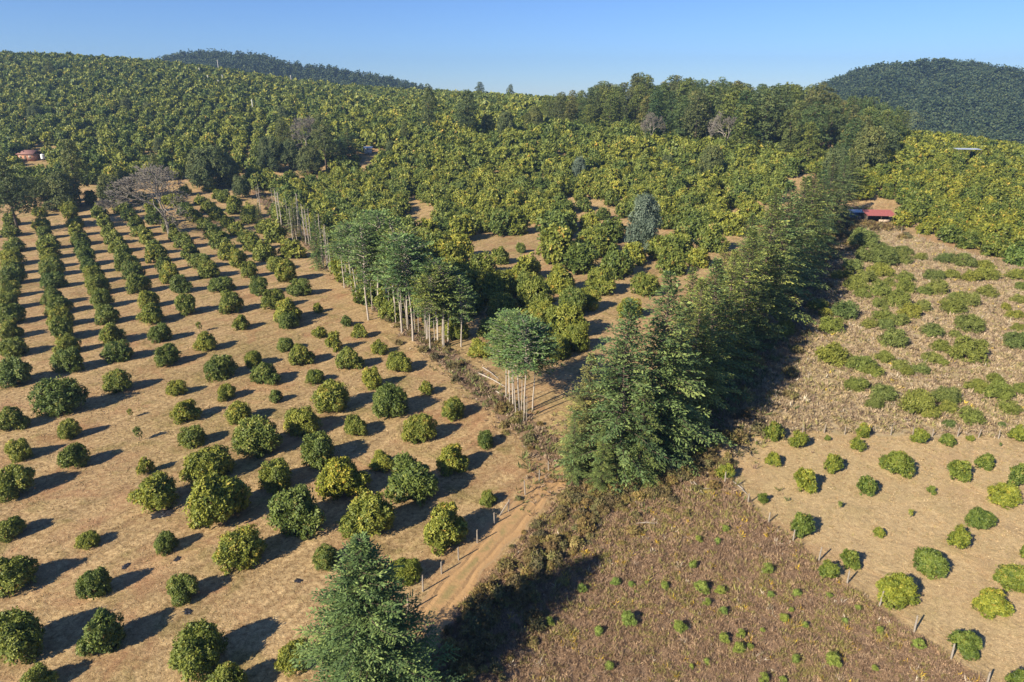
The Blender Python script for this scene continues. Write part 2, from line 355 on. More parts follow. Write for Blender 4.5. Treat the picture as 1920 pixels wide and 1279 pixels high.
def conifer(seed, Ht, R, base=.08, nb=150, step=.34, needle=.36, umbrella=False, pw=.85, ragged=.25, droop=.25, skip=0., tint0=.5, lw=.3):
    """tapering layered conifer; returns foliage and limb segments"""
    g = np.random.default_rng(seed); PP = []; DD = []; NN = []; LL = []; TT = []; S = []
    lean = g.normal(0, .02, 2); ax = lambda z: np.array([lean[0]*z+.12*math.sin(z*.5+seed), lean[1]*z+.12*math.cos(z*.4), z])
    for i in range(nb):
        t = ((i+g.random())/nb)
        if g.random() < skip: continue
        z = Ht*(base+(1-base)*(t**(.85 if not umbrella else .8))*.985); tt = (z/Ht-base)/(1-base)
        prof = (1-tt)**pw*(.55+.45*min(1, tt*5+.25)) if not umbrella else (min(1, .5+tt*2.4))*(1-tt**3.5)**.7
        L = max(.25, R*prof*g.uniform(1-ragged, 1+ragged*.6)); a = i*2.39996+g.normal(0, .25)
        o = ax(z); d2 = np.array([math.cos(a), math.sin(a), 0]); rise = (.1+.55*tt) if not umbrella else .25+.5*tt
        pts = []; n = max(3, int(L/step)); 
        for k in range(n+1):
            s = k/n; pts.append(o+d2*L*s+np.array([0, 0, L*(rise*s-droop*s*s*(1-.5*tt))]))
        pts = np.array(pts); S.append((pts[0], pts[n//2], .035+.012*L, .02+.006*L)); S.append((pts[n//2], pts[-1], .02+.006*L, .008))
        bt = np.clip(g.normal(tint0-.08, .15), 0, .85)
        for k in range(1, n+1):
            s = k/n
            if s < .18: continue
            dr = norm(pts[k]-pts[k-1]); side = norm(np.cross(dr, [0, 0, 1.]))
            for sg in ((-1, 1) if k < n else (-1, 0, 1)):
                l = (lw*L*(1-.7*s)+.28)*g.uniform(.7, 1.25); bd = norm(dr*.75+side*sg*.8+np.array([0, 0, g.normal(-.02, .16)]))
                q = max(2, int(l/(needle*.42)))
                for w in range(q):
                    f = (w+.2)/q; p = pts[k]+bd*l*f+np.array([0, 0, -.12*l*f*f])
                    tw = bd+side*g.normal(0, .5)+np.array([0, 0, g.normal(-.08, .3)])
                    PP.append(p); DD.append(tw); NN.append((g.normal(0, .45), g.normal(0, .45), 1)); LL.append(needle*g.uniform(.7, 1.25)*(1.15-.3*f)); TT.append(bt+.28*f*s+g.normal(0, .08))
    PP = np.array(PP); DD = norm(np.array(DD)); NN = norm(np.array(NN)); LL = np.array(LL)
    V, Fa = diamonds(PP, DD, NN, LL, LL*.48)
    tr = []; n = 10; r0 = (.012*Ht+.05)*(.62 if umbrella else 1)
    for k in range(n): tr.append((ax(Ht*.97*k/n-(.2 if k == 0 else 0)), ax(Ht*.97*(k+1)/n), r0*(1-k/n)+.015, r0*(1-(k+1)/n)+.015))
    return (V, Fa, np.repeat(np.clip(TT, 0, 1), 4)), tr, S
def pine(seed, Ht=20., R=4., nl=16, ncl=420, m=5, leaf=.8, zlo=.35, open_=.7, tint0=.45, lw_=.36):
    """tall tree with an uneven crown of needle or leaf tufts"""
    g = np.random.default_rng(seed); lb = []; S = []
    for i in range(nl):
        t = (i+g.random())/nl; z = Ht*(zlo+(1-zlo)*t*.95); w = math.sin(math.pi*min(1, .18+t*.72))**.8
        a = i*2.4+g.normal(0, .4); rr = R*w*g.uniform(.25, .75)*(1-.6*t); s = R*g.uniform(.24, .44)*(1.05-.35*t)
        c = (math.cos(a)*rr, math.sin(a)*rr, z); lb.append((*c, s, s*g.uniform(.55, .85))); S.append(((0, 0, z-rr*.6), c, .1, .03))
    P, Nn, k = crown_points(g, lb, ncl, open_)
    V, Fa, T = rosettes(g, P, Nn, m, leaf, leaf*lw_, lift=.7, tint0=tint0, flush=.03, zmax=Ht, spread=leaf*.25)
    T = np.clip(T+np.repeat(g.normal(0, .09, len(lb))[k], m*4), 0, 1)
    tr = [((0, 0, -.3), (0, 0, Ht*.5), Ht*.014+.05, Ht*.010), ((0, 0, Ht*.5), (0, 0, Ht*.93), Ht*.010, .03)]
    return (V, Fa, T), tr, S
def bare(seed, Ht=12., R=5., fork=.35, depth_=6, r0=.3, nf=3):
    """leafless tree by repeated forking: trunk, limbs, twigs as segment lists"""
    g = np.random.default_rng(seed); T = []; Lm = []; Tw = []
    def grow(p, d, l, r, lv):
        n = 2; q = p
        for i in range(n):
            d = norm(d+g.normal(0, .05 if lv == 0 else .15, 3)); q2 = q+d*l/n
            (T if lv == 0 else Lm if lv < 4 else Tw).append((q, q2, r*(1-.2*i), r*(1-.2*(i+1)))); q = q2
        if lv >= depth_: return
        ph0 = g.uniform(0, 6.28)
        for i in range(nf if lv < depth_-1 else nf+1):
            sp = g.uniform(.45, .8); ph = i*2*math.pi/nf+ph0+g.normal(0, .3); e1 = norm(np.cross(d, [.3, .9, .1])); a = norm(e1*math.cos(ph)+np.cross(d, e1)*math.sin(ph)); nd = norm(d*math.cos(sp)+a*math.sin(sp)+np.array([0, 0, .12])+np.array([q[0], q[1], 0])*.25/R)
            grow(q, nd, l*g.uniform(.62, .85), max(r*.58, .042), lv+1)
    grow(np.array([0, 0, -.2]), np.array([g.normal(0, .08), g.normal(0, .08), 1.]), Ht*fork, r0, 0)
    z = max(s[1][2] for s in Tw); k = Ht/z; f = lambda S: [(a*k, b*k, r, q) for a, b, r, q in S]
    return f(T), f(Lm), f(Tw)
def fmesh(name, fol, mat):
    V, Fa, T = fol; me = mesh_np(name, V, Fa, {'tint': T}); me.materials.append(mat); return me
def tmesh(name, S, mat, sides=6):
    V, Fa = tubes(S, sides); me = mesh_np(name, V, Fa, smooth=True); me.materials.append(mat); return me

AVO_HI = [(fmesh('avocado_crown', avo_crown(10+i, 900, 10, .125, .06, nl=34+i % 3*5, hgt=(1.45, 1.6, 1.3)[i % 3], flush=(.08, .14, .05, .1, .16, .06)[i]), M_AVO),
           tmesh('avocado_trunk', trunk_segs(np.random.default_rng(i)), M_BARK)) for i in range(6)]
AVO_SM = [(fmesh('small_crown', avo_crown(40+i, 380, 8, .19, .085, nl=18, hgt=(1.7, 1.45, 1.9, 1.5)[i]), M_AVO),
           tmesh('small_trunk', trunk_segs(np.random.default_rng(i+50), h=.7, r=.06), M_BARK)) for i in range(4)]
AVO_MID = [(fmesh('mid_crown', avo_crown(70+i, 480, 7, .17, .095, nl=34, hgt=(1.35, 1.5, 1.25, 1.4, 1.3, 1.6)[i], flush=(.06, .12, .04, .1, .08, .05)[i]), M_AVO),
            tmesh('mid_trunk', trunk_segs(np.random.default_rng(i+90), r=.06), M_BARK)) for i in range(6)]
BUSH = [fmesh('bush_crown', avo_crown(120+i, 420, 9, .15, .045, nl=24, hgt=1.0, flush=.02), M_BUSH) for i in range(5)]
SHRUB = [fmesh('shrub_crown', avo_crown(140+i, 110, 8, .30, .07, nl=6, hgt=1.9, flush=0., tint0=.5), M_BUSH) for i in range(3)]
def put_tree(name, meshes, B, sx, sz, rz, label, cat, group=None, color=None, parts=('crown', 'trunk')):
    k_ = random.uniform(.88, 1.12); e = empty(name, tuple(B), rz, (sx*k_, sx/k_, sz)); tag(e, label, cat, group)
    e.rotation_euler = (random.gauss(0, .05), random.gauss(0, .05), rz)
    for pn, me in zip(parts, meshes):
        o = link(pn, me, None, e)
        if color is not None: o.color = (*color, 1)
    return e
ORD = ['first','second','third','fourth','fifth','sixth','seventh','eighth','ninth','tenth','eleventh','twelfth','thirteenth','fourteenth','fifteenth','sixteenth','seventeenth','eighteenth','nineteenth','twentieth']+['%dth' % i if i % 10 not in (1, 2, 3) else '%d%s' % (i, {1: 'st', 2: 'nd', 3: 'rd'}[i % 10]) for i in range(21, 400)]
def size_word(w, cuts=(1.6, 3.2, 5.2)):
    return ('tiny', 'small', 'bushy', 'large')[sum(w > c for c in cuts)]

# ------------------------------------------------------------ left orchard: trees read one by one
NEAR = [(30,935,72),(37,866,50),(24,812,55),(119,783,80),(224,740,48),(133,826,38),(141,882,55),(277,891,32),(24,1012,52),(30,1108,80),(35,1240,104),
(167,1028,42),(313,1038,44),(180,1122,58),(343,1130,60),(195,1225,82),(377,1267,108),(72,1300,60),(430,1312,74),(554,1258,64),(295,958,82),(410,990,116),(454,1066,88),
(558,1002,100),(519,922,72),(395,908,84),(484,862,84),(364,840,50),(351,795,52),(332,745,38),(424,753,38),(452,798,50),(416,716,58),(498,727,54),(476,692,40),(518,757,28),
(567,690,46),(591,722,38,1),(536,662,36),(540,620,40),(454,621,34),(390,662,40),(595,589,22),(600,637,28),(627,662,34),(650,615,24),(674,638,30),(711,668,32),(749,702,48),
(655,698,46),(697,732,42),(731,786,72),(626,778,66),(567,820,66),(668,822,48),(800,743,30),(849,789,50),(786,834,60),(912,841,38),(849,892,60),(717,885,48),(600,878,74),
(646,940,96,1),(774,946,98),(692,1012,92),(834,1030,92),(915,950,36),(611,1066,52),(758,1096,64,1)]
ROWS = [[(23,427),(22,448),(28,477),(25,503),(25,520),(28,538),(23,562),(20,585),(27,612),(22,640),(28,673),(30,728),(-45,455),(-55,510),(-58,560),(-62,610),(-70,670),(-80,735)],
[(75,410),(82,435),(85,452),(92,473),(95,490),(97,507),(100,523),(103,545),(102,576),(113,594),(117,618),(123,643),(130,668),(131,703)],
[(125,383),(130,402),(135,415),(142,430),(145,447),(152,465),(156,482),(165,503),(171,517),(180,535),(186,557),(194,582),(204,612),(211,650),(222,682)],
[(173,388),(187,412),(197,430),(204,447),(214,462),(224,478),(234,497),(240,513),(252,530),(262,555),(280,581),(287,612),(302,645),(318,690)],
[(221,388),(233,405),(243,418),(257,435),(267,448),(276,463),(290,482),(297,497),(312,514),(320,536),(338,554),(352,594)],
[(225,378),(265,385),(285,402),(295,425),(322,440),(333,455),(345,470),(360,492),(378,508),(393,526),(417,552),(434,592)],
[(317,388),(348,408),(366,420),(384,435),(402,455),(415,472),(430,492),(448,507),(468,525),(487,558),(512,585),(541,612)],
[(333,393),(350,410),(390,402),(407,417),(428,430),(444,445),(461,460),(477,475),(495,495),(518,512),(538,534),(563,560)],
[(347,370),(377,387),(397,400),(410,417),(437,405),(467,423)],
[(377,350),(393,363),(410,377),(423,384),(440,396),(470,412),(500,443),(518,460),(550,490)]]
g = np.random.default_rng(5)
def row_width(py): return 27+(py-380)*.085
treeA = []
for r, row in enumerate(ROWS):
    for (x, y) in sorted(row, key=lambda q: -q[1]):
        w = row_width(y)*g.uniform(.85, 1.12)
        if x > 490 and y > 430: w *= 1.15
        treeA.append((x, y, w, r))
G1 = 'avocado trees planted in the left orchard'
lab_count = {}
def avo_at(px, py, w, label, group, yellow=0, k=None, prm=AVO_HI, name='avocado_tree', hr=None, cmul=None):
    B = ground(px, py-.16*w); W_ = w*pxm(B); B[2] -= .05
    ms = prm[int(g.integers(len(prm))) if k is None else k]
    col = (1.18, 1.1, .8) if yellow else cmul
    return put_tree(name, ms, B, W_/2*.96, W_/2*(hr or g.uniform(.92, 1.22)), g.uniform(0, 6.28), label, 'avocado tree', group, col)
rown = ['leftmost', 'second', 'third', 'fourth', 'fifth', 'sixth', 'seventh', 'eighth', 'ninth', 'tenth']
cnt = {}
for x, y, w, r in treeA:
    cnt[r] = cnt.get(r, -1)+1
    if x < -20:
        avo_at(x, y, w, 'bushy avocado tree outside the frame edge left of the leftmost dense row', G1, prm=AVO_MID); continue
    avo_at(x, y, w, '%s avocado tree from the near end of the %s dense row from the left' % (ORD[cnt[r]], rown[r].replace('leftmost', 'first')), G1, prm=AVO_MID if y < 500 else AVO_HI)
bands = [(560, 640), (640, 700), (700, 760), (760, 830), (830, 900), (900, 970), (970, 1070), (1070, 1180), (1180, 1400)]
bn = ['ninth', 'eighth', 'seventh', 'sixth', 'fifth', 'fourth', 'third', 'second', 'lowest']
near = sorted(NEAR); bc = {}
for t in near:
    b_ = [i for i, (a, c) in enumerate(bands) if a <= t[1] < c][0]; bc[b_] = bc.get(b_, -1)+1
    B = ground(t[0], t[1]); wm = t[2]*pxm(B); yl = len(t) > 3
    lab = '%s %savocado tree, %s from the left in the %s loose band, near left orchard' % (size_word(wm), 'yellowish ' if yl else '', ORD[bc[b_]], bn[b_])
    avo_at(t[0], t[1], t[2], lab, G1, yl, prm=AVO_SM if t[2] < 36 else AVO_HI)

# ------------------------------------------------------------ right orchard of young trees
RIGHT = [(1449,829,40),(1496,845,36),(1551,828,12),(1616,825,28),(1606,847,27),(1725,835,31),(1774,838,27),(1818,828,14),(1905,832,34),(1316,861,25),(1359,900,33),(1449,876,30),
(1561,888,38),(1507,923,47),(1680,895,58),(1793,904,43),(1845,882,35),(1903,916,42),(1878,953,56),(1624,931,41),(1746,928,16),(1428,945,22),(1503,1006,47),(1836,994,51),
(1647,1009,22),(1792,1035,47),(1591,1066,38),(1738,1079,64),(1552,1089,38),(1922,1050,32),(1896,1107,58),(1676,1138,74),(1859,1158,62),(1806,1229,56),(1908,1300,46)]
rb = [(800, 840), (840, 880), (880, 925), (925, 1000), (1000, 1060), (1060, 1120), (1120, 1180), (1180, 1400)]
rbn = ['top', 'second', 'third', 'fourth', 'fifth', 'sixth', 'seventh', 'lowest']; bc = {}
for t in sorted(RIGHT):
    b_ = [i for i, (a, c) in enumerate(rb) if a <= t[1] < c][0]; bc[b_] = bc.get(b_, -1)+1
    B = ground(t[0], t[1]); wm = t[2]*pxm(B)
    avo_at(t[0], t[1], t[2], '%s young avocado tree, %s from the left in the %s band of the right field' % (size_word(wm, (.9, 1.7, 2.4)), ORD[bc[b_]], rbn[b_]),
           'young avocado trees in the lower right field', prm=AVO_SM if t[2] < 50 else AVO_HI, cmul=(.98, 1.0, .82), hr=1.12 if t[2] < 50 else .98)

# ------------------------------------------------------------ saplings
SAP_L = tmesh('sapling_stem', [((0, 0, -.05), (.03, 0, .6), .022, .012), ((.03, 0, .6), (0, .03, 1.), .012, .006), ((.03, 0, .5), (.2, .05, .8), .008, .004), ((.02, 0, .55), (-.16, .1, .85), .008, .004)], M_BARK, 5)
SAP_F = fmesh('sapling_leaves', (lambda q: (q[0]*np.array([.3, .3, .45])+np.array([0, 0, .35]), q[1], q[2]))(avo_crown(333, 40, 6, .4, .14, nl=4, hgt=1.3)), M_AVO)
for px, py, h, lab in [(262,826,1.9,'thin leafy sapling standing alone beside a bare patch, middle left orchard'),(246,783,1.3,'tiny bare looking sapling above another sapling in the left orchard'),
    (375,622,1.9,'slender green sapling in a gap between orchard rows, upper left field'),(1574,954,.9,'tiny sapling with a leaf tuft left of centre in the right field'),(1706,971,1.0,'tiny twiggy sapling near the middle of the right field'),
    (1418,836,.6,'tiny sapling just inside the top fence of the right field'),(1875,838,.6,'tiny twiggy sapling near the right end of the top fence')]:
    B = ground(px, py); e = empty('sapling', tuple(B), 0, (h, h, h)); tag(e, lab, 'sapling'); link('stem', SAP_L, None, e); link('leaves', SAP_F, None, e)

# ------------------------------------------------------------ central mature orchard
CEN = [(818,478,44),(938,500,40),(989,532,62),(977,477,20),(903,524,58),(925,577,74),(856,642,52),(900,674,46),(1050,558,62),(1040,502,76),(1090,522,72),(1112,492,66),(1004,592,74),
(1058,642,82),(1040,680,56),(1104,587,46),(1127,557,62),(1155,527,70),(1188,502,54),(1108,482,66),(1145,462,60),(1040,457,72),(1056,557,54),(1249,499,68),(1305,452,56),(1323,422,46),(1129,416,28),
(1107,436,38),(1248,434,36),(960,560,60),(880,600,60),(880,560,60),(850,520,50),(1345,402,50),(1385,376,48),(1425,352,46),(1290,402,48),(1268,380,46),(1236,396,40),(1285,442,52),(1345,442,48),(1398,400,44),(1420,378,44),(1325,372,46),(1330,480,56),(1375,448,52),(1408,428,50),(1440,388,46),(1458,366,44),(1208,560,54),(1258,522,54),(1308,506,50),(1180,600,46),(942,604,62),(925,642,58),(988,668,58),(1078,664,56),(1010,620,66),(985,560,56),(1360,350,44),(1000,640,60),(1075,600,60)]
g = np.random.default_rng(11)
mine = []
for i, t in enumerate(sorted(CEN, key=lambda q: (-q[1], q[0]))):
    B = ground(t[0], t[1]-.16*t[2]); mine.append(B)
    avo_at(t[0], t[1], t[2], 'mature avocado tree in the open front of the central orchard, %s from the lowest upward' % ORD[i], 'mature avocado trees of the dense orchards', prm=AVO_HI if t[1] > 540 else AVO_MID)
CLEAR = [(787,410,32,32),(920,343,16,8),(1075,385,34,8),(1130,400,36,14),(1135,430,32,15),(1090,415,30,8),(985,430,26,9),(1380,395,12,14),(1270,358,20,6),(810,335,9,5),(1050,293,8,4),(1000,470,30,12),(1203,450,48,26),(1085,335,18,8),
         (460,212,9,18),(450,375,48,26),(300,298,40,4),(95,283,30,8),(62,312,26,26),(1808,320,9,14),(560,318,60,26),(400,340,45,16),(655,294,18,12),(140,362,50,20),(691,306,15,27),(1650,398,42,22),(100,330,12,12)]
CENP = [(478,345),(530,420),(600,480),(700,575),(800,640),(880,690),(960,720),(1060,735),(1110,700),(1150,600),(1200,520),(1300,480),(1360,430),(1400,370),(1500,335),(1560,320),(1500,292),(1320,268),(1150,245),(1010,225)]
HILLP = [(-260,395),(-60,392),(60,372),(180,350),(340,340),(430,330),(478,345),(1010,225),(1150,200),(1160,180),(900,165),(300,90),(-260,70)]
def pxin(px, py, poly):
    return inside(np.c_[px, py], np.array(poly, float))
def grid(x0, x1, y0, y1, s, ang):
    n = int(max(x1-x0, y1-y0)/s*1.6); a = np.arange(-n, n)*s; X, Y = np.meshgrid(a, a); X = X.ravel(); Y = Y.ravel()
    X = X+g.normal(0, s*.11, X.shape); Y = Y+g.normal(0, s*.11, Y.shape); c, q = math.cos(ang), math.sin(ang); cx, cy = (x0+x1)/2, (y0+y1)/2
    x = cx+X*c-Y*q; y = cy+X*q+Y*c; k = (x > x0) & (x < x1) & (y > y0) & (y < y1); return x[k], y[k]
cand = []
def collect(poly, x0, x1, y0, y1, s, ang, ymaxpx=None, kindid=0, sz=1.):
    x, y = grid(x0, x1, y0, y1, s, ang); z = H(x, y); P = np.c_[x, y, z]; px, py, d = project(P)
    k = pxin(px, py, poly)
    # stands on a slope seen from the camera: drop what a crest hides
    if ymaxpx is not None: k &= py < ymaxpx(px)
    for a, b, rx, ry in CLEAR: k &= ((px-a)/rx)**2+((py-b)/ry)**2 > 1
    for i in np.where(k)[0]:
        if any((B[0]-x[i])**2+(B[1]-y[i])**2 < 30 for B in mine): continue
        cand.append((x[i], y[i], z[i], d[i], px[i], py[i], s, kindid, sz))
collect(CENP, -160, 160, 70, 420, 6.6, .5, lambda px: np.where(px < 880, 640, np.where(px > 1200, 480, 445)), 0, 1.06)
collect(HILLP, -520, 190, 195, 700, 7.4, .3, None, 1, 1.05)
collect(RORCH_PX, 60, 420, 150, 520, 6.2, .9, None, 2, 1.12)
# keep what the eye meets: points just over a crest still show their tops
cand = [c for c in cand if c[3] < 720 and (c[7] == 0 or True)]
def visible(c):
    x, y, z = c[0], c[1], c[2]+6.; t = np.linspace(.35, .985, 60); return bool((CH+(z-CH)*t+1.5 > H(x*t, y*t)).all())
cand = [c for c in cand if c[3] < 260 or visible(c)]
cand.sort(key=lambda c: c[3])
def onframe(c): return -30 < c[4] < 1950
ind = [c for c in cand if onframe(c)][:32]; ids = set(id(c) for c in ind); rest = [c for c in cand if id(c) not in ids]
glab = {0: 'mature olive-green avocado tree within the closed canopy of the central orchard', 1: 'mature olive-green avocado tree at the near foot of the left hillside orchard', 2: 'yellow-green avocado tree in the near part of the dense right orchard'}
for c in ind:
    s = c[6]/2*c[8]*g.uniform(.88, 1.14); cm = (1.05, 1., .9) if c[7] != 2 else (.98, .95, .75)
    if g.random() < .12: cm = (.75, .92, 1.0)
    put_tree('avocado_tree', AVO_MID[int(g.integers(6))], (c[0], c[1], c[2]-.2), s, s*g.uniform(.95, 1.25), g.uniform(0, 6.28), glab[c[7]], 'avocado tree', ('mature avocado trees of the central orchard', 'avocado trees at the foot of the hillside', 'avocado trees of the dense right orchard')[c[7]], cm)
print('individual dense', len(ind), 'rest', len(rest))
def canopy(name, cs, label, cat):
    MD = [avo_crown(240+i, 310, 6, .175, .11, nl=30, hgt=1.4, flush=.08) for i in range(6)]
    LO = [avo_crown(200+i, 170, 4, .24, .18, nl=24, hgt=1.4, flush=.08) for i in range(6)]
    VLO = [avo_crown(220+i, 72, 4, .34, .27, nl=14, hgt=1.3, flush=.05) for i in range(6)]
    VV = []; FF = []; TT = []; TO = []; b = 0
    for c in cs:
        V, Fa, T = (MD if c[3] < 270 else LO if c[3] < 400 else VLO)[int(g.integers(6))]; s = c[6]/2*c[8]*g.uniform(.72, 1.22); a = g.uniform(0, 6.28)
        ca, sa = math.cos(a)*s, math.sin(a)*s; q = np.c_[V[:, 0]*ca-V[:, 1]*sa, V[:, 0]*sa+V[:, 1]*ca, V[:, 2]*s*g.uniform(.95, 1.2)]+np.array(c[:3])
        VV.append(q); FF.append(Fa+b); TT.append(T); TO.append(np.full(len(V), g.random())); b += len(V)
    me = mesh_np(name, np.concatenate(VV), np.concatenate(FF), {'tint': np.concatenate(TT), 'tone': np.concatenate(TO)}); print(name, len(cs), 'quads', b//4)
    o = link(name, me, M_AVO); tag(o, label, cat, kind='stuff'); return o
c0 = [c for c in rest if c[7] == 0]; c1 = [c for c in rest if c[7] == 1]; c2 = [c for c in rest if c[7] == 2]
if c0: canopy('orchard_canopy', c0, 'olive-green canopy at the back of the central orchard below the pine ridge', 'orchard')
if c1: canopy('orchard_canopy', c1, 'broad olive-green orchard canopy covering the left and central hillside', 'orchard')
if c2: canopy('orchard_canopy', c2, 'yellow-green orchard canopy filling the far right slope behind the scrub', 'orchard').color = (.98, .95, .75, 1)
# ------------------------------------------------------------ tall conifers
def con_meshes(nm, c, mat=M_CON, bark=M_BARK):
    f, tr, S = c; return [fmesh(nm+'_foliage', f, mat), tmesh(nm+'_trunk', tr, bark, 7), tmesh(nm+'_branches', S, bark, 4)]
WALL = [con_meshes('conifer', conifer(300+i, 20, 6.6, base=.03, nb=240, step=.34, needle=.37, ragged=.45, lw=.25, pw=.92, tint0=.5+.06*(i % 3), droop=.22+.05*(i % 2), skip=.06)) for i in range(5)]
THIN = [con_meshes('thin_conifer', conifer(320+i, 20, 5.0, base=.10, nb=120, step=.42, needle=.48, ragged=.45, tint0=.72, droop=.3, skip=.12)) for i in range(2)]
UMB = [con_meshes('tufted_conifer', conifer(330+i, 15, (3.0, 3.6, 2.6, 3.3)[i], base=(.38, .46, .34, .5)[i], nb=105, step=.36, needle=.42, umbrella=True, ragged=.45, tint0=.62, droop=.2), bark=M_PALE) for i in range(4)]
def put_con(ms, base_px, top_py, H0, label, group=None, wf=1., color=None, rz=None, name='conifer_tree', cat='conifer tree', parts=('foliage', 'trunk', 'branches')):
    B = ground(*base_px); h = height_for(B, top_py); s = h/H0
    e = empty(name, tuple(B), g.uniform(0, 6.28) if rz is None else rz, (s*wf, s*wf, s)); tag(e, label, cat, group)
    for pn, me in zip(parts, ms):
        o = link(pn, me, None, e)
        if color is not None and pn == 'foliage': o.color = (*color, 1)
    return e
FG = con_meshes('near_conifer', conifer(77, 14, 5.0, base=.02, nb=330, step=.21, needle=.23, ragged=.5, pw=.85, tint0=.5, droop=.16, lw=.30))
put_con(FG, (705, 1330), 1003, 14, 'tall blue-green conifer nearest the camera at the bottom edge beside the dirt path', wf=1., color=(1.15, 1.2, .98))
GW = 'tall conifers forming the dark row right of centre'
wl = [((1095,872),662,WALL,4,.85,(1.75,1.35,1.25),'dusty olive conifer at the near left end of the dark row'),
((1160,890),560,WALL,0,.95,None,'tall green conifer at the near end of the dark row, top above the clearing'),
((1225,852),505,WALL,1,.95,None,'tallest looking conifer of the row, just behind the near pair'),
((1262,822),560,THIN,0,.9,(1.2,1.05,.9),'sparse light green conifer with open branches on the right flank of the row'),
((1195,905),705,WALL,3,.75,None,'short dark conifer low at the near right foot of the row'),
((1075,905),770,WALL,4,.62,(1.0,1.1,1.0),'low bushy conifer beside the upper end of the dirt path'),
((1125,925),800,WALL,0,.7,(1.0,1.1,1.0),'lowest small conifer at the foot of the near end of the row'),
((1150,860),640,WALL,2,.8,None,'shaded conifer between the dusty olive one and the tall pair'),
((1290,785),520,WALL,2,.95,None,'dark conifer right behind the sparse light green one'),
((1320,745),482,WALL,3,.95,None,'broad dark conifer fifth along the row from the near end'),
((1350,705),468,WALL,4,.95,None,'broad dark conifer near the middle of the row left of the dry brush'),
((1285,720),500,WALL,1,.8,(1.1,1.1,.9),'light tipped conifer on the orchard side of the middle of the row'),
((1385,660),425,WALL,0,1.0,None,'broad conifer behind the dry brush heap in the middle of the row'),
((1340,640),450,WALL,2,.8,(1.15,1.1,.85),'yellowish green conifer on the orchard side above the middle of the row'),
((1420,620),372,WALL,1,1.,None,'tall spreading conifer beyond the middle of the row'),
((1395,570),400,WALL,3,.85,(1.2,1.12,.85),'pale olive conifer on the orchard side of the upper row'),
((1450,575),338,WALL,2,1.05,None,'large conifer with a ragged top in the upper part of the row'),
((1475,540),330,WALL,4,1.0,None,'dark conifer right of the large ragged topped one in the upper row'),
((1435,500),352,WALL,0,.9,(1.2,1.12,.85),'pale olive conifer left of the large ragged topped one'),
((1500,505),305,WALL,0,1.1,None,'tall dark conifer in the upper row below the pine ridge'),
((1520,470),318,WALL,3,1.0,None,'dark conifer in the upper row beside the scrub field corner'),
((1545,440),288,WALL,1,1.1,(1.05,1.,.9),'broad conifer near the far end of the row'),
((1568,415),292,WALL,2,1.0,None,'conifer at the far end of the row left of the blue and white roof'),
((1585,375),280,WALL,4,1.0,None,'farthest conifer of the dark row beside the forest edge'),
((1500,440),330,WALL,3,.9,(1.1,1.05,.85),'conifer on the orchard side of the far end of the row')]
for bp_, tp, ms, k, wf, col, lab in wl: put_con(ms[k], bp_, tp, 20, lab, GW, wf*random.uniform(.92, 1.12), col or [(1.2, 1.2, 1.05), (1.35, 1.28, 1.0), (1.0, 1.1, 1.05)][len(lab) % 3])
GU = 'tufted conifers with bare lower trunks on the tree line'
um = [((693,546),408),((712,575),402),((742,600),412),((765,612),430),((728,590),398),((668,560),420),((690,600),425),((775,640),450),((752,625),440),((650,535),440),
      ((800,640),502),((820,648),492),((832,652),498),((842,640),505),((866,650),520),((806,655),515),
      ((955,735),585),((962,765),592),((972,775),588),((985,785),600),((950,745),602),((1000,770),612)]
where_ = ['middle clump of the dead tree line']*10+['second clump toward the camera']*6+['small clump at the near end of the line']*6
ct = {}
for i, (b_, tp) in enumerate(um):
    ct[where_[i]] = ct.get(where_[i], -1)+1
    put_con(UMB[i % 4], b_, tp, 15, 'tufted bare-trunked conifer, %s in the %s' % (ORD[ct[where_[i]]], where_[i]), GU, 1.08 if i < 16 else .98, (.85, 1.05, 1.0) if i % 3 else (1.05, 1.1, .9))
put_con(WALL[1], (597,505), 392, 20, 'narrow green conifer standing among the bare dead poles', None, .55, (1., 1.15, .95))
put_con(THIN[0], (553,452), 370, 20, 'ragged olive conifer among the far bare dead poles', None, 1.05, (1.1, .95, .8))
put_con(WALL[2], (488,420), 380, 20, 'very small green conifer under the farthest dead poles', None, .8)
put_con(WALL[3], (640,515), 470, 20, 'short green conifer beside the bare poles left of the middle clump', None, .9)

